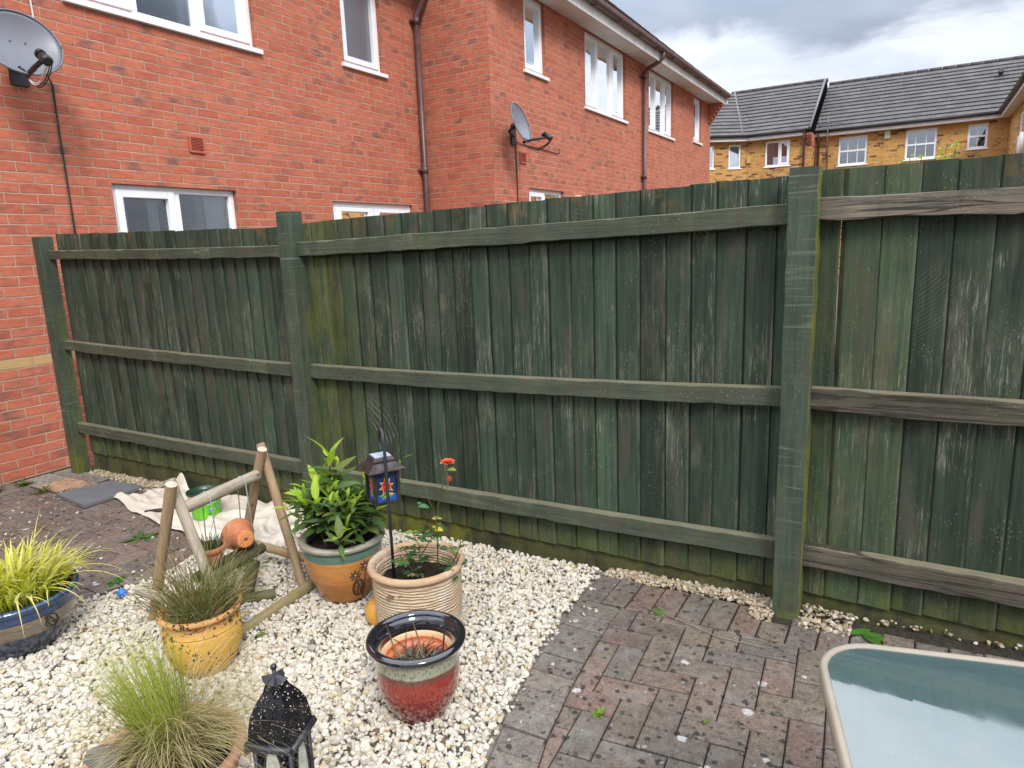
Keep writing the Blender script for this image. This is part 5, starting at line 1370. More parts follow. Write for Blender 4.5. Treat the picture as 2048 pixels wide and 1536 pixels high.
# feather grass in the terracotta bowl
b = MB(); z0 = BT_[2] + .14
cx_, cy_ = BT_[0] - .0, BT_[1] + .02
for i in range(1500):
    t = random.random(); r = .06 * math.sqrt(random.random()); a0 = random.uniform(0, 6.283)
    base = (cx_ + r * math.cos(a0), cy_ + r * math.sin(a0), z0)
    if i < 560:     # upright green leaves, leaning a little left
        a = a0 + random.gauss(0, .8); pts = arc(base, a, random.uniform(.22, .40), abs(random.gauss(0, .17)) + .02, random.uniform(.05, .6), 8)
        pts = [p + Vector((-.10, -.035, 0)) * (k / 7) ** 1.5 for k, p in enumerate(pts)]
        c0, c1 = (.19, .26, .03), random.choice([(.40, .44, .07), (.34, .40, .06), (.50, .48, .15), (.46, .46, .11)])
        wd = random.uniform(.0013, .0025)
    else:           # long straw plumes falling over the rim
        a = random.choice([random.gauss(.55, .55), random.gauss(-.3, .6), random.gauss(-1.4, .7), random.uniform(0, 6.28), random.gauss(.3, .5)])
        pts = arc(base, a, random.uniform(.26, .46), random.uniform(.2, .85), random.uniform(.8, 2.2), 10)
        c0, c1 = random.choice([(.30, .27, .08), (.42, .34, .16)]), random.choice([(.60, .50, .30), (.68, .58, .38), (.50, .41, .22)])
        wd = random.uniform(.0010, .0017)
    b.blade(pts, wd, (-math.sin(a), math.cos(a), random.uniform(-.4, .4)), c0, c1)
for i in range(150):
    r = .06 * math.sqrt(random.random()); a0 = random.uniform(0, 6.283); a = random.gauss(.25, .28)
    pts = arc((cx_ + r * math.cos(a0), cy_ + r * math.sin(a0), z0), a, random.uniform(.36, .58), random.uniform(.45, .95), random.uniform(.5, 1.5), 11)
    b.blade(pts, random.uniform(.0010, .0016), (-math.sin(a), math.cos(a), random.uniform(-.4, .4)), (.44, .36, .18), random.choice([(.62, .52, .32), (.70, .60, .40)]))
tag(b.build('feather_grass', M['blade']), 'feathery green and straw coloured grass spilling over the terracotta bowl', 'plant')
# black grass in the red pot
b = MB(); z0 = RD_[2] + .147
for i in range(150):
    a0 = random.uniform(0, 6.283); r = .07 * math.sqrt(random.random()); a = random.uniform(0, 6.283)
    pts = arc((RD_[0] + r * math.cos(a0), RD_[1] + r * math.sin(a0), z0), a, random.uniform(.05, .13), random.uniform(.3, 1.2), random.uniform(.8, 2.6), 8)
    c = random.choice([(.012, .012, .012), (.02, .022, .02), (.05, .05, .052), (.13, .125, .115), (.28, .20, .09)]) if random.random() < .97 else (.4, .3, .14)
    b.blade(pts, random.uniform(.003, .0045), (-math.sin(a), math.cos(a), 0), c, tuple(min(1, q * 1.5 + .012) for q in c))
for (bx, by, tx_, ty_, h, cb) in ((-.055, -.025, -.11, -.02, .155, (.38, .26, .1)), (.025, .015, -.05, .03, .185, (.42, .24, .08)), (.055, .055, .075, .065, .19, (.04, .045, .05)), (.035, -.06, .055, -.145, .085, (.05, .055, .05)), (.07, .02, .135, -.02, .09, (.03, .03, .03))):
    pts = [(RD_[0] + bx + (tx_ - bx) * t, RD_[1] + by + (ty_ - by) * t, z0 + h * (t if h > .1 else t * (1.75 - .95 * t))) for t in [k / 7 for k in range(8)]]
    b.blade(pts, .0055, (.86, .5, 0), cb, (.055, .06, .07))
tag(b.build('black_grass', M['blade']), 'sparse black mondo grass in the pot inside the red one', 'plant')
# bay bush in the orange pot
bay = thing('bay_bush', 'leafy green bay bush with pale young tips growing in the orange pot', 'plant', (OR_[0], OR_[1], OR_[2] + .235))
sb = MB(); lb = MB(); z0 = OR_[2] + .235
def twig(base, d, L, nleaf, r=.003, young=False, lift=.15, big=1.):
    d = Vector(d).normalized(); p = Vector(base); pts = [p.copy()]; st = L / 7
    for k in range(7):
        d = (d + Vector((random.gauss(0, .05), random.gauss(0, .05), lift * .12 + random.gauss(0, .03)))).normalized(); p = p + d * st; pts.append(p.copy())
    sb.tube(pts, [r * (1 - .09 * k) for k in range(8)], 6, (.10, .06, .025) if r > .0028 else (.17, .13, .03))
    for k in range(nleaf):
        t = .36 + .64 * k / max(1, nleaf - 1); i = min(6, int(t * 7)); f = t * 7 - i; q = pts[i].lerp(pts[i + 1], min(1, f))
        a = k * 2.4 + random.uniform(-.4, .4)
        u = d.orthogonal().normalized(); v = d.cross(u); out = u * math.cos(a) + v * math.sin(a)
        tip = t > .86
        dirl = (out * (.55 if tip else .95) + d * (1.0 if tip else .45) + Vector((0, 0, random.uniform(-.15, .25)))).normalized()
        ll = random.uniform(.068, .112) * big * (.55 if (tip and young) else 1.); ww = ll * random.uniform(.30, .40)
        c = random.choice([(.075, .14, .030), (.10, .18, .040), (.060, .115, .028), (.13, .21, .050), (.125, .195, .075), (.17, .21, .06)])
        if tip: c = random.choice([(.34, .48, .05), (.40, .52, .06), (.27, .42, .06)])
        nr_ = Vector((random.gauss(0, .3), random.gauss(0, .3), 1)) if abs(dirl.z) < .85 else Vector((out.x, out.y, .3)) * -1
        lb.leaf(q, dirl, nr_, ll, ww, random.uniform(.05, .38), random.uniform(.15, .4), c, 6)
for (dx_, dy_, dz_, L, nl, yg, bg_) in ((-.10, -.02, 1., .36, 15, True, 1.), (.10, .03, 1., .37, 13, False, 1.28), (-.75, -.25, .65, .30, 14, True, 1.), (-.95, .15, .45, .29, 13, True, .95), (.55, .35, .8, .33, 14, True, 1.),
                                      (.75, .0, .7, .28, 12, True, 1.), (-.4, .6, .9, .34, 13, True, 1.), (.15, -.75, .6, .25, 12, False, 1.), (-.35, -.75, .5, .24, 12, False, 1.), (.2, .8, .8, .30, 12, True, 1.),
                                      (-.6, -.5, .9, .27, 13, True, 1.), (.5, -.45, .6, .20, 10, False, 1.), (-.75, .45, .7, .28, 13, True, 1.), (-.2, .1, .9, .26, 12, False, 1.), (.95, .35, .35, .24, 10, True, .9), (.85, .6, .95, .42, 9, True, .85), (-.85, -.55, .3, .22, 11, False, 1.), (.35, -.2, 1., .24, 12, False, 1.)):
    dx_, dy_ = dx_ * .58, dy_ * .58; dz_ = max(dz_, .8); L *= 1.06
    a = random.uniform(0, 6.28); r = .035
    base = (OR_[0] + r * math.cos(a) + dx_ * .03, OR_[1] + r * math.sin(a) + dy_ * .03, z0)
    twig(base, (dx_, dy_, dz_), L, nl, .0042 if abs(dx_) < .3 else .003, yg, big=bg_)
for k in range(16): twig((OR_[0] + random.gauss(0, .05), OR_[1] + random.gauss(0, .05), z0), (random.gauss(0, .42), random.gauss(0, .42), 1.), random.uniform(.20, .31), 13, .0026, True)
for k in range(9): twig((OR_[0] + random.gauss(0, .05), OR_[1] + random.gauss(0, .05), z0), (random.gauss(0, .5), random.gauss(0, .5), .8), .17, 9, .0025)
sb.build('stem', M['stem'], bay); lb.build('leaves', M['leaf'], bay)
# rose in the ribbed pot
rose = thing('rose_plant', 'thin rose bush with one open coral flower and a bud, growing in the ribbed pot', 'plant', (RB_[0], RB_[1], RB_[2] + .195))
sb = MB(); lb = MB(); z0 = RB_[2] + .195
main = [(4.235, -.76, z0), (4.235, -.765, .42), (4.248, -.775, .50), (4.252, -.78, .58), (4.262, -.78, .64), (4.285, -.78, .71), (4.315, -.78, .80)]
sb.tube(main, [.0035, .003, .0028, .0025, .0022, .002, .0018], 6, (.12, .14, .04))
sb.tube([(4.262, -.78, .64), (4.29, -.775, .68), (4.322, -.78, .745)], .0014, 5, (.16, .15, .05))
tw = [[(4.248, -.775, .555), (4.215, -.79, .60), (4.185, -.79, .635)], [(4.248, -.775, .60), (4.21, -.77, .66), (4.20, -.765, .69)], [(4.16, -.78, z0), (4.165, -.79, .38), (4.17, -.79, .47), (4.15, -.80, .52)], [(4.17, -.79, .42), (4.22, -.78, .50), (4.235, -.77, .54)],
      [(4.25, -.75, z0), (4.29, -.75, .36), (4.33, -.75, .45)], [(4.20, -.82, z0), (4.185, -.84, .38), (4.13, -.86, .45)], [(4.22, -.72, z0), (4.27, -.70, .40), (4.30, -.70, .47)], [(4.13, -.76, z0), (4.10, -.76, .38), (4.07, -.77, .44)]]
for t in tw: sb.tube(t, .0019, 5, random.choice([(.13, .07, .04), (.12, .13, .04)]))
def roseleaf(p, d, s_=1., c=None):
    d = Vector(d).normalized(); 
    for (off, sd_) in ((0, 0), (.25, 1), (.25, -1), (.6, 1), (.6, -1)):
        q = Vector(p) + d * (.045 * s_ * (1 - off)); side = d.cross(Vector((0, 0, 1))).normalized() * sd_
        dd = (d * (.6 if sd_ else 1) + side).normalized(); cc = c or random.choice([(.05, .12, .035), (.07, .15, .04), (.045, .10, .045), (.10, .17, .05)])
        lb.leaf(q, dd, (random.gauss(0, .3), random.gauss(0, .3), 1), .024 * s_, .016 * s_, .2, .2, cc, 4)
for k in range(46):
    t = random.choice(tw[2:]); f = random.uniform(.35, 1); i = min(len(t) - 2, int(f * (len(t) - 1))); q = Vector(t[i]).lerp(Vector(t[i + 1]), f * (len(t) - 1) - i)
    roseleaf(q, (random.gauss(0, 1), random.gauss(0, 1), random.uniform(-.2, .5)), random.uniform(.7, 1.1))
for (p, c) in (((4.185, -.79, .635), (.10, .20, .10)), ((4.19, -.79, .63), (.08, .16, .07)), ((4.252, -.78, .585), (.42, .40, .06)), ((4.235, -.77, .54), (.55, .48, .05)), ((4.255, -.775, .47), (.05, .13, .07)), ((4.15, -.80, .52), (.22, .28, .05)), ((4.315, -.78, .79), (.30, .30, .07))):
    dd = Vector((random.choice([-1, 1]), random.gauss(0, .3), .1)); lb.leaf(p, dd, (0, -.3, 1), .036, .026, .15, .2, c, 5); lb.leaf(Vector(p) + Vector((0, 0, .004)), -dd + Vector((0, .8, .3)), (0, 0, 1), .025, .017, .15, .2, c, 5)
for k in range(10): roseleaf((4.12 + random.gauss(0, .06), -.83 + random.gauss(0, .03), z0 + .015), (random.gauss(0, 1), random.gauss(0, 1), .2), .8, random.choice([(.30, .16, .07), (.22, .11, .06), (.36, .25, .13)]))
sb.build('stem', M['stem'], rose); lb.build('leaves', M['leaf'], rose)
pb_ = MB(); fc = Vector((4.319, -.78, .822))
for ring_, (n_, L, open_) in enumerate(((6, .032, 1.15), (6, .028, .75), (5, .022, .4), (4, .016, .15))):
    for k in range(n_):
        a = 2 * math.pi * k / n_ + ring_ * .5 + random.uniform(-.15, .15); dd = Vector((math.sin(open_) * math.cos(a), math.sin(open_) * math.sin(a), math.cos(open_)))
        pb_.leaf(fc - Vector((0, 0, .012)), dd, Vector((0, 0, 1)) - dd * .3 if ring_ < 2 else Vector((-math.cos(a), -math.sin(a), .4)), L, L * 1.05, .18, .35, random.choice([(.76, .14, .065), (.82, .19, .095), (.72, .11, .05)]), 5)
pb_.build('flower', M['petal'], rose)
pb_ = MB()
for k in range(5):
    a = 2 * math.pi * k / 5; pb_.leaf((4.324, -.78, .742), (.35 * math.cos(a), .35 * math.sin(a), 1), (math.cos(a), math.sin(a), .2), .026, .012, .0, .3, (.62, .10, .05), 4)
pb_.build('bud', M['petal'], rose)
# weeds in the joints
def weed(label, x, y, n_, L, W, c, spread=6.28, a0=0., lift=.25, name='weed'):
    b = MB()
    for k in range(n_):
        a = a0 + random.uniform(-spread / 2, spread / 2); ll = L * random.uniform(.6, 1.1)
        b.leaf((x + random.gauss(0, L * .12), y + random.gauss(0, L * .12), gz(x) + .004), (math.cos(a), math.sin(a), lift * random.uniform(.4, 1.6)), (0, 0, 1), ll, W * ll / L, random.uniform(.1, .4), random.uniform(.05, .3), tuple(q * random.uniform(.75, 1.25) for q in c), 5)
    return tag(b.build(name, M['leaf']), label, 'weed', 'weeds in the paving joints')
weed('broad dock-like weed lying on the blocks close to the fence right of the big post', 5.66, -.13, 7, .085, .036, (.07, .17, .025), 2.2, .35, .12)
weed('small two-leaved weed between the blocks near the top of the paving', 4.925, -.275, 5, .045, .018, (.09, .20, .03), 3., .2)
weed('bright green tuft in a joint of the curved block edging', 4.972, -.945, 16, .026, .009, (.20, .36, .03), 6.28, 0, 1.2)
weed('tiny seedling in a joint left of the glass table', 5.28, -.835, 7, .018, .007, (.13, .26, .03))
weed('green seedling growing in the gravel right of the mustard pot', 3.60, -1.085, 8, .04, .011, (.12, .22, .03), 6.28, 0, 1.)
weed('flat pale rosette weed beside the edge of the dust sheet', 2.09, -.66, 12, .10, .034, (.10, .17, .05), 6.28, 0, .12)
weed('green leafy weed between the yellow grass and the wooden swing', 2.49, -1.05, 10, .06, .026, (.07, .19, .03))
weed('straggly weed clump in front of the brick wall', .22, -.42, 26, .09, .016, (.10, .15, .04), 6.28, 0, .5)
weed('second straggly weed clump near the pinkish slabs', .56, -.44, 20, .08, .015, (.10, .14, .04), 6.28, 0, .5)
weed('low weed in a joint beside the grey slab', .78, -.38, 12, .07, .014, (.07, .13, .03), 6.28, 0, .4)
# a climber tip showing over the fence
cl = thing('climbing_shrub', 'yellow-green leafy shrub tops poking over the fence below the far windows', 'shrub', (5.74, 1.0, 0))
sb = MB(); lb = MB()
for (tx_, tz_) in ((5.60, 1.85), (5.66, 1.88), (5.70, 1.90), (5.75, 1.875), (5.80, 1.88), (5.85, 1.89), (5.835, 1.95), (5.87, 1.86), (5.57, 1.82), (5.52, 1.80)):
    for q in range(2):
        x = tx_ + random.gauss(0, .015); y = 1.0 + random.gauss(0, .04); z = tz_ + random.gauss(0, .006)
        sb.tube([(5.72 + random.gauss(0, .05), 1.05, .1), (5.72 + (x - 5.72) * .4, 1.03, 1.1), (x, y, z)], [.006, .004, .0015], 5, (.12, .13, .04))
        for k in range(17):
            a = random.uniform(0, 6.28); f = random.random() ** 1.5 * .22
            lb.leaf((x - (x - 5.72) * f + random.gauss(0, .012), y + random.gauss(0, .012), z - f * .5), (math.cos(a), math.sin(a), random.uniform(-.2, .8)), (random.gauss(0, .4), random.gauss(0, .4), 1), random.uniform(.018, .032), .013, .2, .2, random.choice([(.24, .38, .05), (.32, .44, .07), (.18, .32, .04), (.42, .46, .12)]), 3)
sb.build('stem', M['stem'], cl); lb.build('leaves', M['leaf'], cl)
# ------------------------------------------------------------------ wooden swing frame
def pole(b, p, q, r, mi=0, end=1, seed=0.):
    """a round pole with sawn ends and a mapping along its length"""
    p, q = Vector(p), Vector(q); dd = (q - p); L = dd.length; dd.normalize(); u = dd.orthogonal().normalized(); v = dd.cross(u); n = 20; m = 8
    if b.uv is None: b.uv = []
    V = []; uvs = []
    for i in range(m + 1):
        t = i / m
        for k in range(n + 1):
            a = 2 * math.pi * k / n; rr = r * (1 + .03 * math.sin(a * 2 + seed) + .015 * math.sin(t * 9 + seed))
            V.append(p + dd * L * t + (u * math.cos(a) + v * math.sin(a)) * rr); uvs.append((a * r + seed * 3.1, L * t + seed))
    F = [(i * (n + 1) + k, i * (n + 1) + k + 1, (i + 1) * (n + 1) + k + 1, (i + 1) * (n + 1) + k) for i in range(m) for k in range(n)]
    b.add(V, F, smooth=True, mi=mi); b.uv += uvs
    for (c, i) in ((p, 0), (q, m)):
        base = len(b.v); ring_ = [tuple(V[i * (n + 1) + k]) for k in range(n)]
        b.add(ring_, [tuple(range(n))], mi=end); b.uv += [(0, 0)] * n
swing = thing('swing_frame', 'small log A-frame swing stand, two crossed pole pairs joined by a ridge pole', 'planter stand', (3.25, -.95, gz(3.25)))
FA, FB, FC, FD = Vector((3.035, -1.165, .075)), Vector((3.515, -1.16, .085)), Vector((2.955, -.70, .072)), Vector((3.425, -.755, .084))
T1, T2 = Vector((3.275, -1.165, .645)), Vector((3.21, -.715, .645))
def leg(f, t, ext, r, mat, off, seed):
    f = f + off; t = t + off
    b = MB(); pole(b, f - Vector((0, 0, .015)), t + (t - f).normalized() * ext, r, seed=seed); return b.build('leg', [M[mat], M['log_end']], swing)
leg(FA, T1, 0.085, .021, 'log', Vector((.0, -.038, 0)), .3); leg(FB, T1, 0.085, .020, 'log_grey', Vector((0, .0, 0)), 1.2)
leg(FC, T2, 0.085, .021, 'log', Vector((0, .0, 0)), 2.1); leg(FD, T2, 0.09, .021, 'log', Vector((0, .038, 0)), 3.3)
b = MB(); pole(b, T1 + Vector((.0, .02, -.045)), T2 + Vector((0, -.02, -.045)), .025, seed=4.); b.build('ridge_pole', [M['log_grey'], M['log_end']], swing)
b = MB(); pole(b, FB + Vector((.0, -.06, .014)), FD + Vector((.02, .09, .014)), .026, seed=5.2); b.build('ground_pole', [M['log_moss'], M['log_end']], swing)
def lerp(a, e, t): return a + (e - a) * t
b = MB(); pole(b, lerp(FA, T1, .27) + Vector((-.075, -.07, 0)), lerp(FB, T1, .27) + Vector((.05, -.06, 0)), .020, seed=6.1); b.build('cross_pole', [M['log_grey'], M['log_end']], swing)
b = MB(); pole(b, lerp(FC, T2, .22) + Vector((-.05, .045, 0)), lerp(FD, T2, .22) + Vector((.055, .075, 0)), .020, seed=7.4); b.build('cross_pole', [M['log'], M['log_end']], swing)
M['twine'] = simple('grey_twine', (.30, .31, .31), .7)
SEAT = .285
for t in (.30, .74):
    P0 = lerp(T1, T2, t) + Vector((0, 0, -.045))
    b = MB()
    for sx in (-1, 1):
        top = [P0 + Vector((.027 * math.sin(a) * sx, 0, .027 * math.cos(a))) for a in (0, .5, 1., 1.5)]
        b.tube(top + [P0 + Vector((.044 * sx, .0, SEAT - P0.z))], .0026, 6)
    b.build('rope', M['twine'], swing)
s0, s1 = lerp(T1, T2, .12), lerp(T1, T2, .86)
b = MB(); pole(b, (s0.x - .03, s0.y, SEAT - .01), (s1.x - .03, s1.y, SEAT - .01), .022, seed=1.); pole(b, (s0.x + .03, s0.y, SEAT - .012), (s1.x + .03, s1.y, SEAT - .012), .022, seed=2.)
b.build('seat', [M['log_dark'], M['log_dark']], swing)
b = MB(); pole(b, (3.29, -.93, .10), (3.30, -.87, .26), .028, seed=3.); pole(b, (3.27, -.98, .105), (3.38, -.84, .105), .026, seed=8.)
tag(b.build('log_stump', [M['log_dark'], M['log_dark']]), 'dark mossy chunk of log standing under the swing seat', 'log')
# two small pots riding on the seat
p1 = lerp(T1, T2, .33); p2 = lerp(T1, T2, .66)
small = [(.038, 0.), (.050, .05), (.053, .06), (.060, .0605), (.061, .082), (.059, .084)]
pot('flowerpot', 'small terracotta pot with a tuft of chives on the swing seat', (p1.x - .005, p1.y - .02, SEAT + .022), small, M['terra'], .065, .007, wob=0)
b = MB()
for i in range(130):
    a0 = random.uniform(0, 6.28); r = .04 * math.sqrt(random.random()); a = a0 + random.gauss(0, .6)
    pts = arc((p1.x - .005 + r * math.cos(a0), p1.y - .03 + r * math.sin(a0), SEAT + .075), a, random.uniform(.04, .085), random.uniform(.05, .5), random.uniform(.1, .9), 5)
    b.tube(pts, [.0022, .002, .0018, .0014, .0008], 5, random.choice([(.05, .10, .035), (.07, .13, .04), (.04, .075, .03), (.25, .22, .08)]))
tag(b.build('chives', M['stem']), 'short dark green tuft growing in the little pot on the swing', 'plant')
fp = thing('flowerpot', 'empty terracotta pot lying on its side on the swing seat, drain hole showing', 'plant pot', (0, 0, 0))
b = MB(); big = [(.0075, .0), (.0372, .0), (.0378, .001), (.040, .008), (.056, .062), (.061, .072), (.069, .073), (.071, .097), (.069, .099), (.062, .097), (.056, .07), (.034, .012), (.0075, .011), (.0075, .0)]
b.lathe(big, 40); b.build('body', M['terra'], fp, world=False)
b = MB(); b.lathe([(.0001, .0045), (.0076, .0045), (.0076, .0)], 16); b.build('drain_hole', M['dark'], fp, world=False)
b = MB(); b.lathe([(.0076, -.0015), (.033, -.0015), (.0365, -.0008), (.0375, .0015)], 32); b.build('base', simple('fresh_terracotta', (.60, .22, .075), .75, nscale=40, namt=.12), fp, world=False)
ax = Vector((-.95, .27, -.02)).normalized()       # foot to mouth
fp.rotation_euler = ax.to_track_quat('Z', 'Y').to_euler(); fp.location = (p2.x + .055, p2.y - .02, SEAT + .080)

# ------------------------------------------------------------------ dust sheet, slab, paint bucket, brush
b = MB(); nu, nv = 70, 46
c00, c10, c11, c01 = Vector((1.19, -.33)), Vector((3.0, -.50)), Vector((2.72, .0)), Vector((1.46, -.045))
mid_f = Vector((2.62, -.70)); V = []; F = []
for j in range(nv + 1):
    for i in range(nu + 1):
        u, v = i / nu, j / nv
        f_ = (1 - u) ** 2 * c00 + 2 * u * (1 - u) * mid_f + u * u * c10
        k_ = c01.lerp(c11, u)
        p = f_.lerp(k_, v)
        e = 4 * u * (1 - u) * 0 + 1
        px_ = p.x + .012 * math.sin(v * 17 + u * 3) + .014 * math.sin(u * 21); py_ = min(-.012, p.y + .012 * math.sin(u * 33) + .012 * math.sin(v * 9))
        wr = .010 * abs(math.sin(u * 15 + 5 * v + 1.5 * math.sin(v * 6))) ** 3 + .010 * max(0, math.sin(u * 31 + 12 * v + 2 * math.sin(u * 7))) ** 4 + .014 * max(0, math.sin(u * 9 - 9 * v + 2)) ** 6 + .010 * abs(math.sin(v * 13 + u * 4)) ** 5
        back_ = max(0, (v - .86) / .14); rise = .075 * back_ ** 1.5 * math.exp(-((u - .06) / .05) ** 2) + .03 * back_ ** 2 * (.5 + .5 * math.sin(u * 26))
        ridge = .035 * math.exp(-((u - .83 - .12 * (v - .4)) / .018) ** 2) * (1 if .1 < v < .75 else 0) 
        V.append((px_, py_, gz(px_) + .008 + wr + rise + ridge))
for j in range(nv):
    for i in range(nu): F.append((j * (nu + 1) + i, j * (nu + 1) + i + 1, (j + 1) * (nu + 1) + i + 1, (j + 1) * (nu + 1) + i))
b.add(V, F, smooth=True); o = b.build('dust_sheet', M['cloth']); o.modifiers.new('thick', 'SOLIDIFY').thickness = .003
tag(o, 'crumpled cream cotton dust sheet spread on the ground along the fence', 'dust sheet')
b = MB(); q = [(.79, -.465), (1.235, -.525), (1.24, -.14), (.875, -.14)]
b.hexa([(x, y, gz(x) + .004) for x, y in q] + [(x, y, gz(x) + .032) for x, y in q]); 
tag(b.build('paving_slab', M['slate'], bevel=.004), 'loose grey stone slab lying on the patio beside the dust sheet', 'slab')
# bucket
BK = (2.16, -.30, gz(2.16) + .014)
bk = thing('paint_bucket', 'lime green paint tub with blue logos standing on the dust sheet', 'bucket', BK); bk.scale = (.92, .92, .80)
def bucket_mat():
    m, g = newmat('lime_tub')
    p = g.obj(); x, y, z = g.xyz(p)
    c = g.mix(g.ss(z, .115, .165), (.16, .62, .015), (.36, .74, .16))
    c = g.mix(g.ss(g.noise(g.vm('MULTIPLY', p, (1., 1., 4.)), 16, 3), .5, .7, 0., .5), c, (.10, .55, .01))
    c = g.mix(g.ss(z, .168, .170), c, (.75, .80, .72))
    finish(g, c, .3, None, .5); return m
M['tub'] = bucket_mat()
b = MB(); b.lathe([(.001, .001), (.083, 0.), (.086, .004), (.103, .185), (.108, .187), (.108, .196), (.104, .197), (.100, .186), (.099, .150)], 48); b.build('body', M['tub'], bk, world=False)
b = MB(); b.lathe([(.1085, .186), (.1095, .186), (.1095, .1965), (.1085, .198), (.1005, .198), (.0985, .15), (.0985, .148), (.0001, .148)], 48); b.build('rim', simple('green_paint', (.02, .05, .03), .3), bk, world=False)
b = MB(); b.tube([(.11 * math.cos(a), .11 * math.sin(a), .175 - .05 * math.sin((a - R(-20)) / R(180) * math.pi)) for a in [R(-20 + 180 * k / 20) for k in range(21)]], .0022, 6); b.build('handle', M['lead'], bk, world=False)
b = MB(); facing = math.atan2(-2.7 - BK[1], 5.74 - BK[0])
def onb(a, z, e=.0012): r = .086 + (.103 - .086) * z / .185 + e; return (r * math.cos(facing + a), r * math.sin(facing + a), z)
for (a, z, r_, c) in ((.25, .075, .012, (.03, .12, .55)), (.72, .088, .011, (.04, .10, .48))):
    V = [onb(a, z)] + [onb(a + r_ * math.cos(t) / .095, z + r_ * math.sin(t) * 1.1) for t in [2 * math.pi * k / 14 for k in range(14)]]
    b.add(V, [(0, 1 + k, 1 + (k + 1) % 14) for k in range(14)], c); 
    V = [onb(a, z + .003, .0018)] + [onb(a + r_ * .45 * math.cos(t) / .095, z + .003 + r_ * .4 * math.sin(t), .0018) for t in [2 * math.pi * k / 10 for k in range(10)]]
    b.add(V, [(0, 1 + k, 1 + (k + 1) % 10) for k in range(10)], (.5, .68, .75))
b.tube([onb(a, .045) for a in (.05, .18, .32, .45)], .002, 4, (.03, .10, .03)); b.tube([onb(a, .037) for a in (.1, .2, .3)], .0015, 4, (.03, .10, .03))
for z in (.118, .126): b.tube([onb(a, z + .012 * a) for a in (-.3, -.05, .2, .45, .7)], .0015, 4, (.62, .78, .5))
b.build('logo', M['col'], bk, world=False)
br = thing('paint_brush', 'paint brush with a long black handle lying on the dust sheet', 'brush', (1.85, -.36, .06))
b = MB(); b.tube([(1.74, -.43, .066), (1.80, -.385, .068), (1.88, -.325, .068), (1.93, -.29, .068)], [.006, .011, .009, .008], 8); b.build('handle', M['dark'], br)
b = MB(); b.hexa([(1.925, -.31, .058), (1.945, -.26, .058), (2.0, -.225, .056), (1.98, -.275, .056), (1.925, -.31, .074), (1.945, -.26, .074), (2.0, -.225, .070), (1.98, -.275, .070)]); b.build('bristles', simple('pale_bristles', (.62, .58, .5), .8), br)
b = MB(); b.lathe([(.001, .03), (.012, .028), (.019, .02), (.021, .009), (.019, 0.)], 20, col=(.03, .16, .62)); b.lathe([(.0212, .008), (.0215, .0), (.012, -.001)], 20, col=(.75, .77, .8))
for k in range(8): b.tube([(.021 * math.cos(k * .785) * .93, .021 * math.sin(k * .785) * .93, .018), (.0215 * math.cos(k * .785), .0215 * math.sin(k * .785), .008)], .002, 4, (.7, .74, .8))
o = b.build('plastic_cap', M['col']); o.location = (2.70, -1.13, gz(2.7) + .022); o.rotation_euler = (R(50), R(-15), .8); tag(o, 'small blue and white plastic cap dropped at the edge of the gravel', 'cap')
# pot of something white just at the left edge
b = MB(); b.lathe([(.001, .001), (.06, 0.), (.075, .03), (.082, .07), (.07, .10), (.03, .11), (.001, .112)], 24, wob=.05)
o = b.build('white_ornament', M['soffit']); o.location = (.205, -.63, gz(.3) + .0); tag(o, 'rounded white object at the left edge in front of the brick wall', 'ornament')

# ------------------------------------------------------------------ shepherd's hook and solar lantern
PH = Vector((4.05, -.81, .30)); bk_ = Vector((-.84, .62, 0)).normalized()
M['iron'] = simple('black_iron', (.022, .022, .026), .45, .5, nscale=30, namt=.4)
b = MB(); pts = [PH, PH + Vector((0, 0, .3)), PH + Vector((0, 0, .56))]
for k in range(1, 12):
    a = math.pi * k / 10.; pts.append(PH + Vector((0, 0, .56)) + bk_ * (.04 - .04 * math.cos(a)) + Vector((0, 0, .055 * math.sin(a))))
pts.append(pts[-1] + Vector((0, 0, -.012)) - bk_ * .012); pts.append(pts[-1] + Vector((0, 0, .006)) - bk_ * .014)
b.tube(pts, .0062, 10); tag(b.build('shepherd_hook', M['iron']), 'black iron hook stake standing in the ribbed pot', 'hook')
LC = PH + bk_ * .082; LC.z = 0.
lan = thing('solar_lantern', 'square bronze solar lantern with painted red flower panes hanging from the iron hook', 'lantern', (LC.x, LC.y, .63))
rotl = math.atan2(-.5, .87) ; RM = Matrix.Rotation(R(60), 4, 'Z') @ Matrix.Diagonal((.8, .8, 1, 1))
def lp(x, y, z): v = RM @ Vector((x, y, 0)); return (LC.x + v.x, LC.y + v.y, z)
def lbox(b, x0, x1, y0, y1, z0, z1, col=(1, 1, 1), t=1.): 
    cx2, cy2 = (x0 + x1) / 2, (y0 + y1) / 2
    lo = [(x0, y0), (x1, y0), (x1, y1), (x0, y1)]
    b.hexa([lp(x, y, z0) for x, y in lo] + [lp(cx2 + (x - cx2) * t, cy2 + (y - cy2) * t, z1) for x, y in lo], col)
M['bronze'] = simple('bronze_metal', (.055, .045, .045), .38, .5, .6, nscale=25, namt=.5)
b = MB(); lbox(b, -.094, .094, -.094, .094, .747, .752); lbox(b, -.092, .092, -.092, .092, .7521, .778, t=.60); lbox(b, -.055, .055, -.055, .055, .7781, .785); lbox(b, -.054, .054, -.054, .054, .7851, .797, t=.86); b.build('roof', M['bronze'], lan, bevel=.0015)
b = MB(); lbox(b, -.041, .041, -.041, .041, .7975, .8005); b.build('solar_panel', simple('solar_cell', (.42, .47, .55), .12, .6, nscale=40, namt=.2), lan)
b = MB()
for sx in (-1, 1):
    for sy in (-1, 1): lbox(b, sx * .058 - .008, sx * .058 + .008, sy * .058 - .008, sy * .058 + .008, .622, .7465)
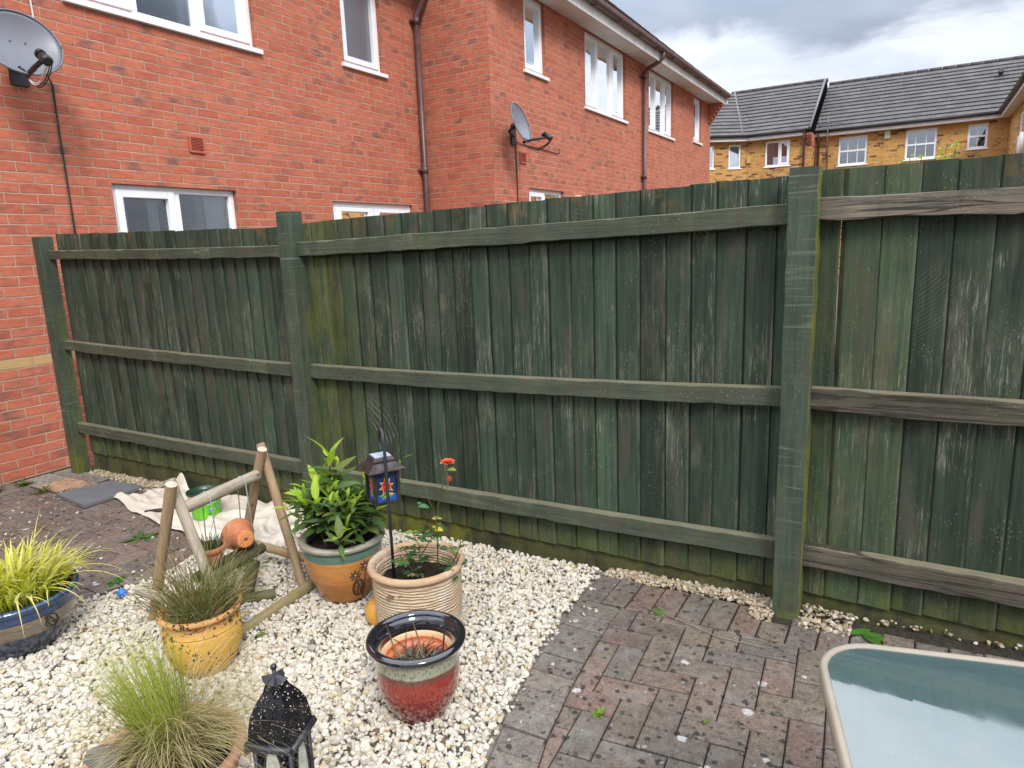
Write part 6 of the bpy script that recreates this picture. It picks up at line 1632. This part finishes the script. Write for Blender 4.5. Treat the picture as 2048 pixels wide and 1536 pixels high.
lbox(b, -.066, .066, -.066, .066, .612, .6215); lbox(b, -.062, .062, -.062, .062, .735, .7464); b.build('frame', M['bronze'], lan, bevel=.001)
for (ax_, sg) in (('y', -1), ('x', 1), ('y', 1), ('x', -1)):
    b = MB()
    def q(u, z, e=0.): return lp(u * (1 if sg < 0 else -1), sg * (.054 + e), z) if ax_ == 'y' else lp(sg * (.054 + e), u * sg, z)
    b.add([q(-.05, .622), q(.05, .622), q(.05, .735), q(-.05, .735)], [(0, 1, 2, 3)], (.006, .022, .095))
    b.add([q(-.05, .622, .0006), q(.05, .622, .0006), q(.05, .645, .0006), q(-.05, .652, .0006)], [(0, 1, 2, 3)], (.012, .07, .30))
    for k in range(9):
        a = -1.2 + .3 * k; b.add([q(0, .66, .001), q(.012 * math.cos(a - 1.57) + .004, .645, .001), q(.045 * math.sin(a), .66 - .036 * math.cos(a), .001)], [(0, 1, 2)], random.choice([(.16, .32, .03), (.45, .45, .08), (.05, .20, .05)]))
    for k in range(8):
        a = 2 * math.pi * k / 8 + .2; L = .034
        c1_, c2_ = (math.cos(a) * L, math.sin(a) * L), (math.cos(a + .35) * L * .62, math.sin(a + .35) * L * .62); c3_ = (math.cos(a - .35) * L * .62, math.sin(a - .35) * L * .62)
        b.add([q(0, .682, .0015), q(c3_[0], .682 + c3_[1], .0015), q(c1_[0] * 1.15, .682 + c1_[1] * 1.15, .0015), q(c2_[0], .682 + c2_[1], .0015)], [(0, 1, 2, 3)], (.62, .42, .10))
        b.add([q(0, .682, .002), q(c3_[0] * .85, .682 + c3_[1] * .85, .002), q(c1_[0] * .92, .682 + c1_[1] * .92, .002), q(c2_[0] * .85, .682 + c2_[1] * .85, .002)], [(0, 1, 2, 3)], random.choice([(.50, .02, .02), (.60, .05, .02), (.42, .015, .03)]))
    for k in range(6): a = k; b.add([q(.006 * math.cos(a), .682 + .006 * math.sin(a), .003), q(.009 * math.cos(a + .5), .682 + .009 * math.sin(a + .5), .003), q(.004 * math.cos(a + 1), .682 + .004 * math.sin(a + 1), .003)], [(0, 1, 2)], (.75, .55, .2))
    b.build('painted_pane', M['col'], lan)
b = MB(); hk = PH + Vector((0, 0, .555)) + bk_ * .08
b.tube([lp(-.06, 0, .79), (LC.x - .05, LC.y - .02, .82), (LC.x - .02, LC.y - .008, .848), (hk.x, hk.y, .856), (LC.x + .02, LC.y + .008, .848), (LC.x + .05, LC.y + .02, .82), lp(.06, 0, .79)], .0018, 6); b.build('handle', M['iron'], lan)

# ------------------------------------------------------------------ pierced black lantern at the front
ML = Vector((4.43, -1.70, gz(4.43))); mr = Matrix.Rotation(R(20), 4, 'Z')
ml = thing('metal_lantern', 'black pierced metal lantern with domed top and leaf shaped frosted panes', 'lantern', tuple(ML))
def pierced():
    m, g = newmat('pierced_black_metal')
    u, v, _ = g.xyz(g.uv())
    # petals punched round a grid of centres
    uu = g.m('SUBTRACT', g.m('FRACT', g.m('MULTIPLY', u, 32.)), .5); vv = g.m('SUBTRACT', g.m('FRACT', g.m('ADD', g.m('MULTIPLY', v, 32.), g.m('MULTIPLY', g.m('FLOOR', g.m('MULTIPLY', u, 32.)), .5))), .5)
    rr = g.m('SQRT', g.m('ADD', g.m('MULTIPLY', uu, uu), g.m('MULTIPLY', vv, vv))); th = g.m('ARCTAN2', vv, uu)
    pet = g.m('COSINE', g.m('MULTIPLY', th, 6.))
    hole = g.m('MULTIPLY', g.m('MULTIPLY', g.m('GREATER_THAN', pet, .05), g.m('GREATER_THAN', rr, .13)), g.m('LESS_THAN', rr, .40))
    finish(g, (.014, .014, .018), .42, None, .5, .5, alpha=g.m('SUBTRACT', 1., hole)); return m
M['pierced'] = pierced()
def lattice():
    m, g = newmat('lattice_black_metal')
    u, v, _ = g.xyz(g.uv())
    a = g.m('ABSOLUTE', g.m('SUBTRACT', g.m('FRACT', g.m('ADD', g.m('MULTIPLY', u, 55.), g.m('MULTIPLY', v, 42.))), .5)); c = g.m('ABSOLUTE', g.m('SUBTRACT', g.m('FRACT', g.m('SUBTRACT', g.m('MULTIPLY', u, 55.), g.m('MULTIPLY', v, 42.))), .5))
    bar = g.m('MAXIMUM', g.m('GREATER_THAN', a, .33), g.m('GREATER_THAN', c, .33))
    finish(g, (.014, .014, .018), .42, None, .5, .5, alpha=bar); return m
M['lattice'] = lattice()
HW, ZB, ZR, ZT = .047, .03, .285, .430
def mp(x, y, z): v = mr @ Vector((x, y, 0)); return (ML.x + v.x, ML.y + v.y, ML.z + z)
def mbox(b, x0, x1, y0, y1, z0, z1, t=1.):
    lo = [(x0, y0), (x1, y0), (x1, y1), (x0, y1)]; b.hexa([mp(x, y, z0) for x, y in lo] + [mp(x * t, y * t, z1) for x, y in lo])
b = MB()
for sx in (-1, 1):
    for sy in (-1, 1): b.tube([mp(sx * HW, sy * HW, .0), mp(sx * HW, sy * HW, ZR)], .006, 8)
mbox(b, -HW - .012, HW + .012, -HW - .012, HW + .012, .012, .03); b.build('frame', M['iron'], ml)
b = MB()
for (a0x, a0y, a1x, a1y) in ((-1, -1, 1, -1), (1, -1, 1, 1), (1, 1, -1, 1), (-1, 1, -1, -1)):
    b.tube([mp(a0x * (HW + .012), a0y * (HW + .012), ZR), mp(a1x * (HW + .012), a1y * (HW + .012), ZR)], .010, 10)
b.build('roof_rim', M['iron'], ml)
b = MB(); b.uv = []; dome = [(HW + .010, ZR), (HW + .008, ZR + .035), (HW + .003, ZR + .07), (HW - .008, ZR + .10), (HW - .024, ZR + .128), (.018, ZR + .145)]
for s_ in range(4):
    rm = Matrix.Rotation(math.pi / 2 * s_, 4, 'Z'); V = []; uvs = []
    for (h_, z) in dome:
        for k in range(7):
            x = -h_ + 2 * h_ * k / 6; v = rm @ Vector((x, -h_, 0)); V.append(mp(v.x, v.y, z)); uvs.append((x + s_ * .37, z * 1.1))
    b.add(V, [(i * 7 + k, i * 7 + k + 1, (i + 1) * 7 + k + 1, (i + 1) * 7 + k) for i in range(len(dome) - 1) for k in range(6)], smooth=False); b.uv += uvs
b.build('dome', M['pierced'], ml)
b = MB(); V = [mp(0, 0, ZT + .022)]
for k in range(16):
    a = 2 * math.pi * k / 16; r = .030 * (1 + .22 * math.cos(4 * a)); V.append(mp(r * math.cos(a), r * math.sin(a), ZT + .006 + .006 * math.cos(4 * a)))
b.add(V, [(0, 1 + k, 1 + (k + 1) % 16) for k in range(16)]); b.tube([mp(0, 0, ZT - .005), mp(0, 0, ZT + .035)], .005, 8); b.sphere(mp(0, 0, ZT + .040), .0085, 10, 8); b.build('finial', M['iron'], ml)
M['frost'] = simple('frosted_glass', (.36, .37, .31), .35, .5, nscale=45, namt=.25, bump=.5, bscale=90)
for s_ in range(4):
    rm = Matrix.Rotation(math.pi / 2 * s_, 4, 'Z')
    def fp_(x, z, e=0.): v = rm @ Vector((x, -HW - e, 0)); return mp(v.x, v.y, z)
    b = MB(); b.uv = []; b.add([fp_(-HW, .03), fp_(HW, .03), fp_(HW, ZR), fp_(-HW, ZR)], [(0, 1, 2, 3)]); b.uv += [(-HW + s_, .03), (HW + s_, .03), (HW + s_, ZR), (-HW + s_, ZR)]
    scr = b.build('lattice_panel', M['lattice'], ml)
    b = MB(); ring_ = []
    for k in range(24):
        t = k / 24 * 2 * math.pi; zz_ = .165 + .12 * math.cos(t); hw_ = .027 * abs(math.sin(t)) ** 1.1 * (1 + .0 * math.cos(t)); ring_.append((math.copysign(hw_, math.sin(t)), zz_))
    b.add([fp_(x, z, .003) for x, z in ring_], [tuple(range(24))]); b.build('leaf_pane', M['frost'], scr)
    b = MB(); b.tube([fp_(x, z, .003) for x, z in ring_ + ring_[:1]], .003, 6); b.build('leaf_frame', M['iron'], scr)

# ------------------------------------------------------------------ glass table
tb = thing('glass_table', 'patio table with tinted frosted glass top and rounded beige metal frame', 'table', (6.15, -1.95, gz(6.15)))
TZ = .82; x0, x1, y1, y0 = 5.616, 6.95, -1.387, -2.45; rc = .10
def rrect(ins, rad, z, n=10):
    pts = []
    for (cx2, cy2, a0) in ((x1 - rc, y1 - rc, 0), (x0 + rc, y1 - rc, 90), (x0 + rc, y0 + rc, 180), (x1 - rc, y0 + rc, 270)):
        for k in range(n + 1): a = R(a0 + 90 * k / n); pts.append((cx2 + (rc - ins) * math.cos(a), cy2 + (rc - ins) * math.sin(a), z))
    return pts
trot = Matrix.Rotation(R(13.5), 4, 'Z'); tc = Vector((5.7, -1.4, 0))
def tr(p): v = trot @ (Vector(p) - tc) + tc; return tuple(v)
M['beige'] = simple('beige_powder_coat', (.25, .21, .16), .5, .5, nscale=14, namt=.1)
prof = [(.000, -.022), (-.002, -.010), (-.001, .001), (.003, .005), (.009, .005), (.013, .0015), (.0135, -.004), (.015, -.022)]
b = MB(); V = []; npt = 44
for (ins, dz_) in prof: V += [tr(p) for p in rrect(ins, rc, TZ + dz_)]
m_ = len(prof); F = [(i * npt + k, i * npt + (k + 1) % npt, ((i + 1) % m_) * npt + (k + 1) % npt, ((i + 1) % m_) * npt + k) for i in range(m_) for k in range(npt)]
b.add(V, F, smooth=True); b.build('frame', M['beige'], tb)
def tglass():
    m, g = newmat('tinted_table_glass')
    p = g.pos()
    c = g.mix(g.noise(p, 3.5, 4, .6), (.055, .092, .092), (.075, .115, .114))
    sm_ = g.ss(g.noise(p, 90, 3, .7), .66, .74); c = g.mix(g.m('MULTIPLY', sm_, .3), c, (.3, .33, .32)); ds_ = g.ss(g.voro(p, 60.), .10, .04); c = g.mix(g.m('MULTIPLY', ds_, g.ss(g.noise(p, 9, 2), .5, .6, 0., .6)), c, (.33, .34, .32)); sr_ = g.ss(g.noise(g.vm('MULTIPLY', p, (1., 14., 1.)), 26, 2, .5), .69, .73); c = g.mix(g.m('MULTIPLY', sr_, .22), c, (.35, .38, .37))
    b_ = g.n('ShaderNodeBsdfPrincipled'); g.put(b_.inputs['Base Color'], c); g.put(b_.inputs['Roughness'], g.ss(g.noise(p, 7, 5, .7), .35, .75, .008, .09)); b_.inputs['IOR'].default_value = 2.55; b_.inputs['Specular IOR Level'].default_value = .5
    t_ = g.n('ShaderNodeBsdfTransparent'); g.put(t_.inputs[0], (.75, .9, .88))
    mx = g.n('ShaderNodeMixShader'); mx.inputs[0].default_value = .3
    g.t.links.new(b_.outputs[0], mx.inputs[1]); g.t.links.new(t_.outputs[0], mx.inputs[2]); g.t.links.new(mx.outputs[0], g.n('ShaderNodeOutputMaterial').inputs[0])
    return m
M['tglass'] = tglass()
b = MB(); top = [tr(p) for p in rrect(.0132, rc, TZ + .001)]; bot = [tr(p) for p in rrect(.0132, rc, TZ - .004)]
b.add(top + bot, [tuple(range(npt)), tuple(range(2 * npt - 1, npt - 1, -1))] + [(k, npt + k, npt + (k + 1) % npt, (k + 1) % npt) for k in range(npt)]); b.build('glass_top', M['tglass'], tb)
for (lx, ly, ex, ey) in ((x0 + .03, y1 - .03, x0 + .38, y1 - .38), (x1 - .03, y1 - .03, x1 - .38, y1 - .38), (x1 - .03, y0 + .03, x1 - .38, y0 + .38), (x0 + .03, y0 + .03, x0 + .38, y0 + .38)):
    b = MB(); b.tube([tr((lx, ly, TZ - .022)), tr((lx + (ex - lx) * .15, ly + (ey - ly) * .15, TZ - .035)), tr((lx + (ex - lx) * .8, ly + (ey - ly) * .8, TZ - .16)), tr((ex, ey, .45)), tr((ex - (ex - lx) * .3, ey - (ey - ly) * .3, gz(ex) + .0))], .0135, 10)
    b.build('leg', M['beige'], tb)
# dead leaves and twigs blown about
def litter(label, pts, c, L, name='dead_leaf'):
    for (x, y) in pts:
        b = MB(); a = random.uniform(0, 6.28); b.leaf((x, y, gz(x) + .012), (math.cos(a), math.sin(a), .12), (random.gauss(0, .2), random.gauss(0, .2), 1), L * random.uniform(.7, 1.2), L * .45, random.uniform(-.3, .3), .35, c, 4)
        tag(b.build(name, M['leaf']), label, 'leaf', 'dead leaves on the ground')
litter('curled brown dead leaf on the pale gravel', [(4.50, -1.06), (4.46, -1.45), (4.36, -1.22), (4.52, -.55), (4.5, -.3), (4.2, -.35), (4.3, -1.5), (3.2, -1.45)] + [(random.uniform(3.2, 4.55), random.choice([random.uniform(-.5, -.12), random.uniform(-1.6, -.3)])) for _ in range(26)], (.17, .09, .05), .026)
litter('dark reddish dead leaf at the foot of the fence by the big post', [(5.49, -.05), (5.52, -.07), (5.56, -.06), (5.50, -.09), (5.60, -.05)], (.09, .035, .035), .045)
b = MB()
for i in range(900):
    if i < 520: y = random.uniform(-1.6, -.32); x = random.choice([random.uniform(4.85, 6.2), xat(INN, y) + random.gauss(0, .006)])
    else: x, y = random.uniform(.3, 2.55), random.uniform(-1.4, -.3)
    if i < 520 and random.random() < .5: x = round(x / .1) * .1 + random.gauss(0, .006)
    a = random.uniform(0, 6.28)
    b.leaf((x, y, gz(x) - .001), (math.cos(a), math.sin(a), random.uniform(.1, 1.2)), (0, 0, 1), random.uniform(.003, .010), .004, .2, .2, random.choice([(.06, .08, .02), (.09, .11, .025), (.05, .04, .02), (.14, .10, .06)]), 2)
tag(b.build('joint_moss', M['stem']), 'specks of moss and crumbs caught in the joints of the paving blocks', 'moss', kind='stuff')
b = MB(); b.tube([(4.86, -.26, .125), (5.0, -.29, .126), (5.2, -.36, .131), (5.36, -.36, .135)], .0018, 5, (.45, .38, .26))
tag(b.build('straw', M['stem']), 'long dry grass stalk lying across the blocks by the big post', 'straw')
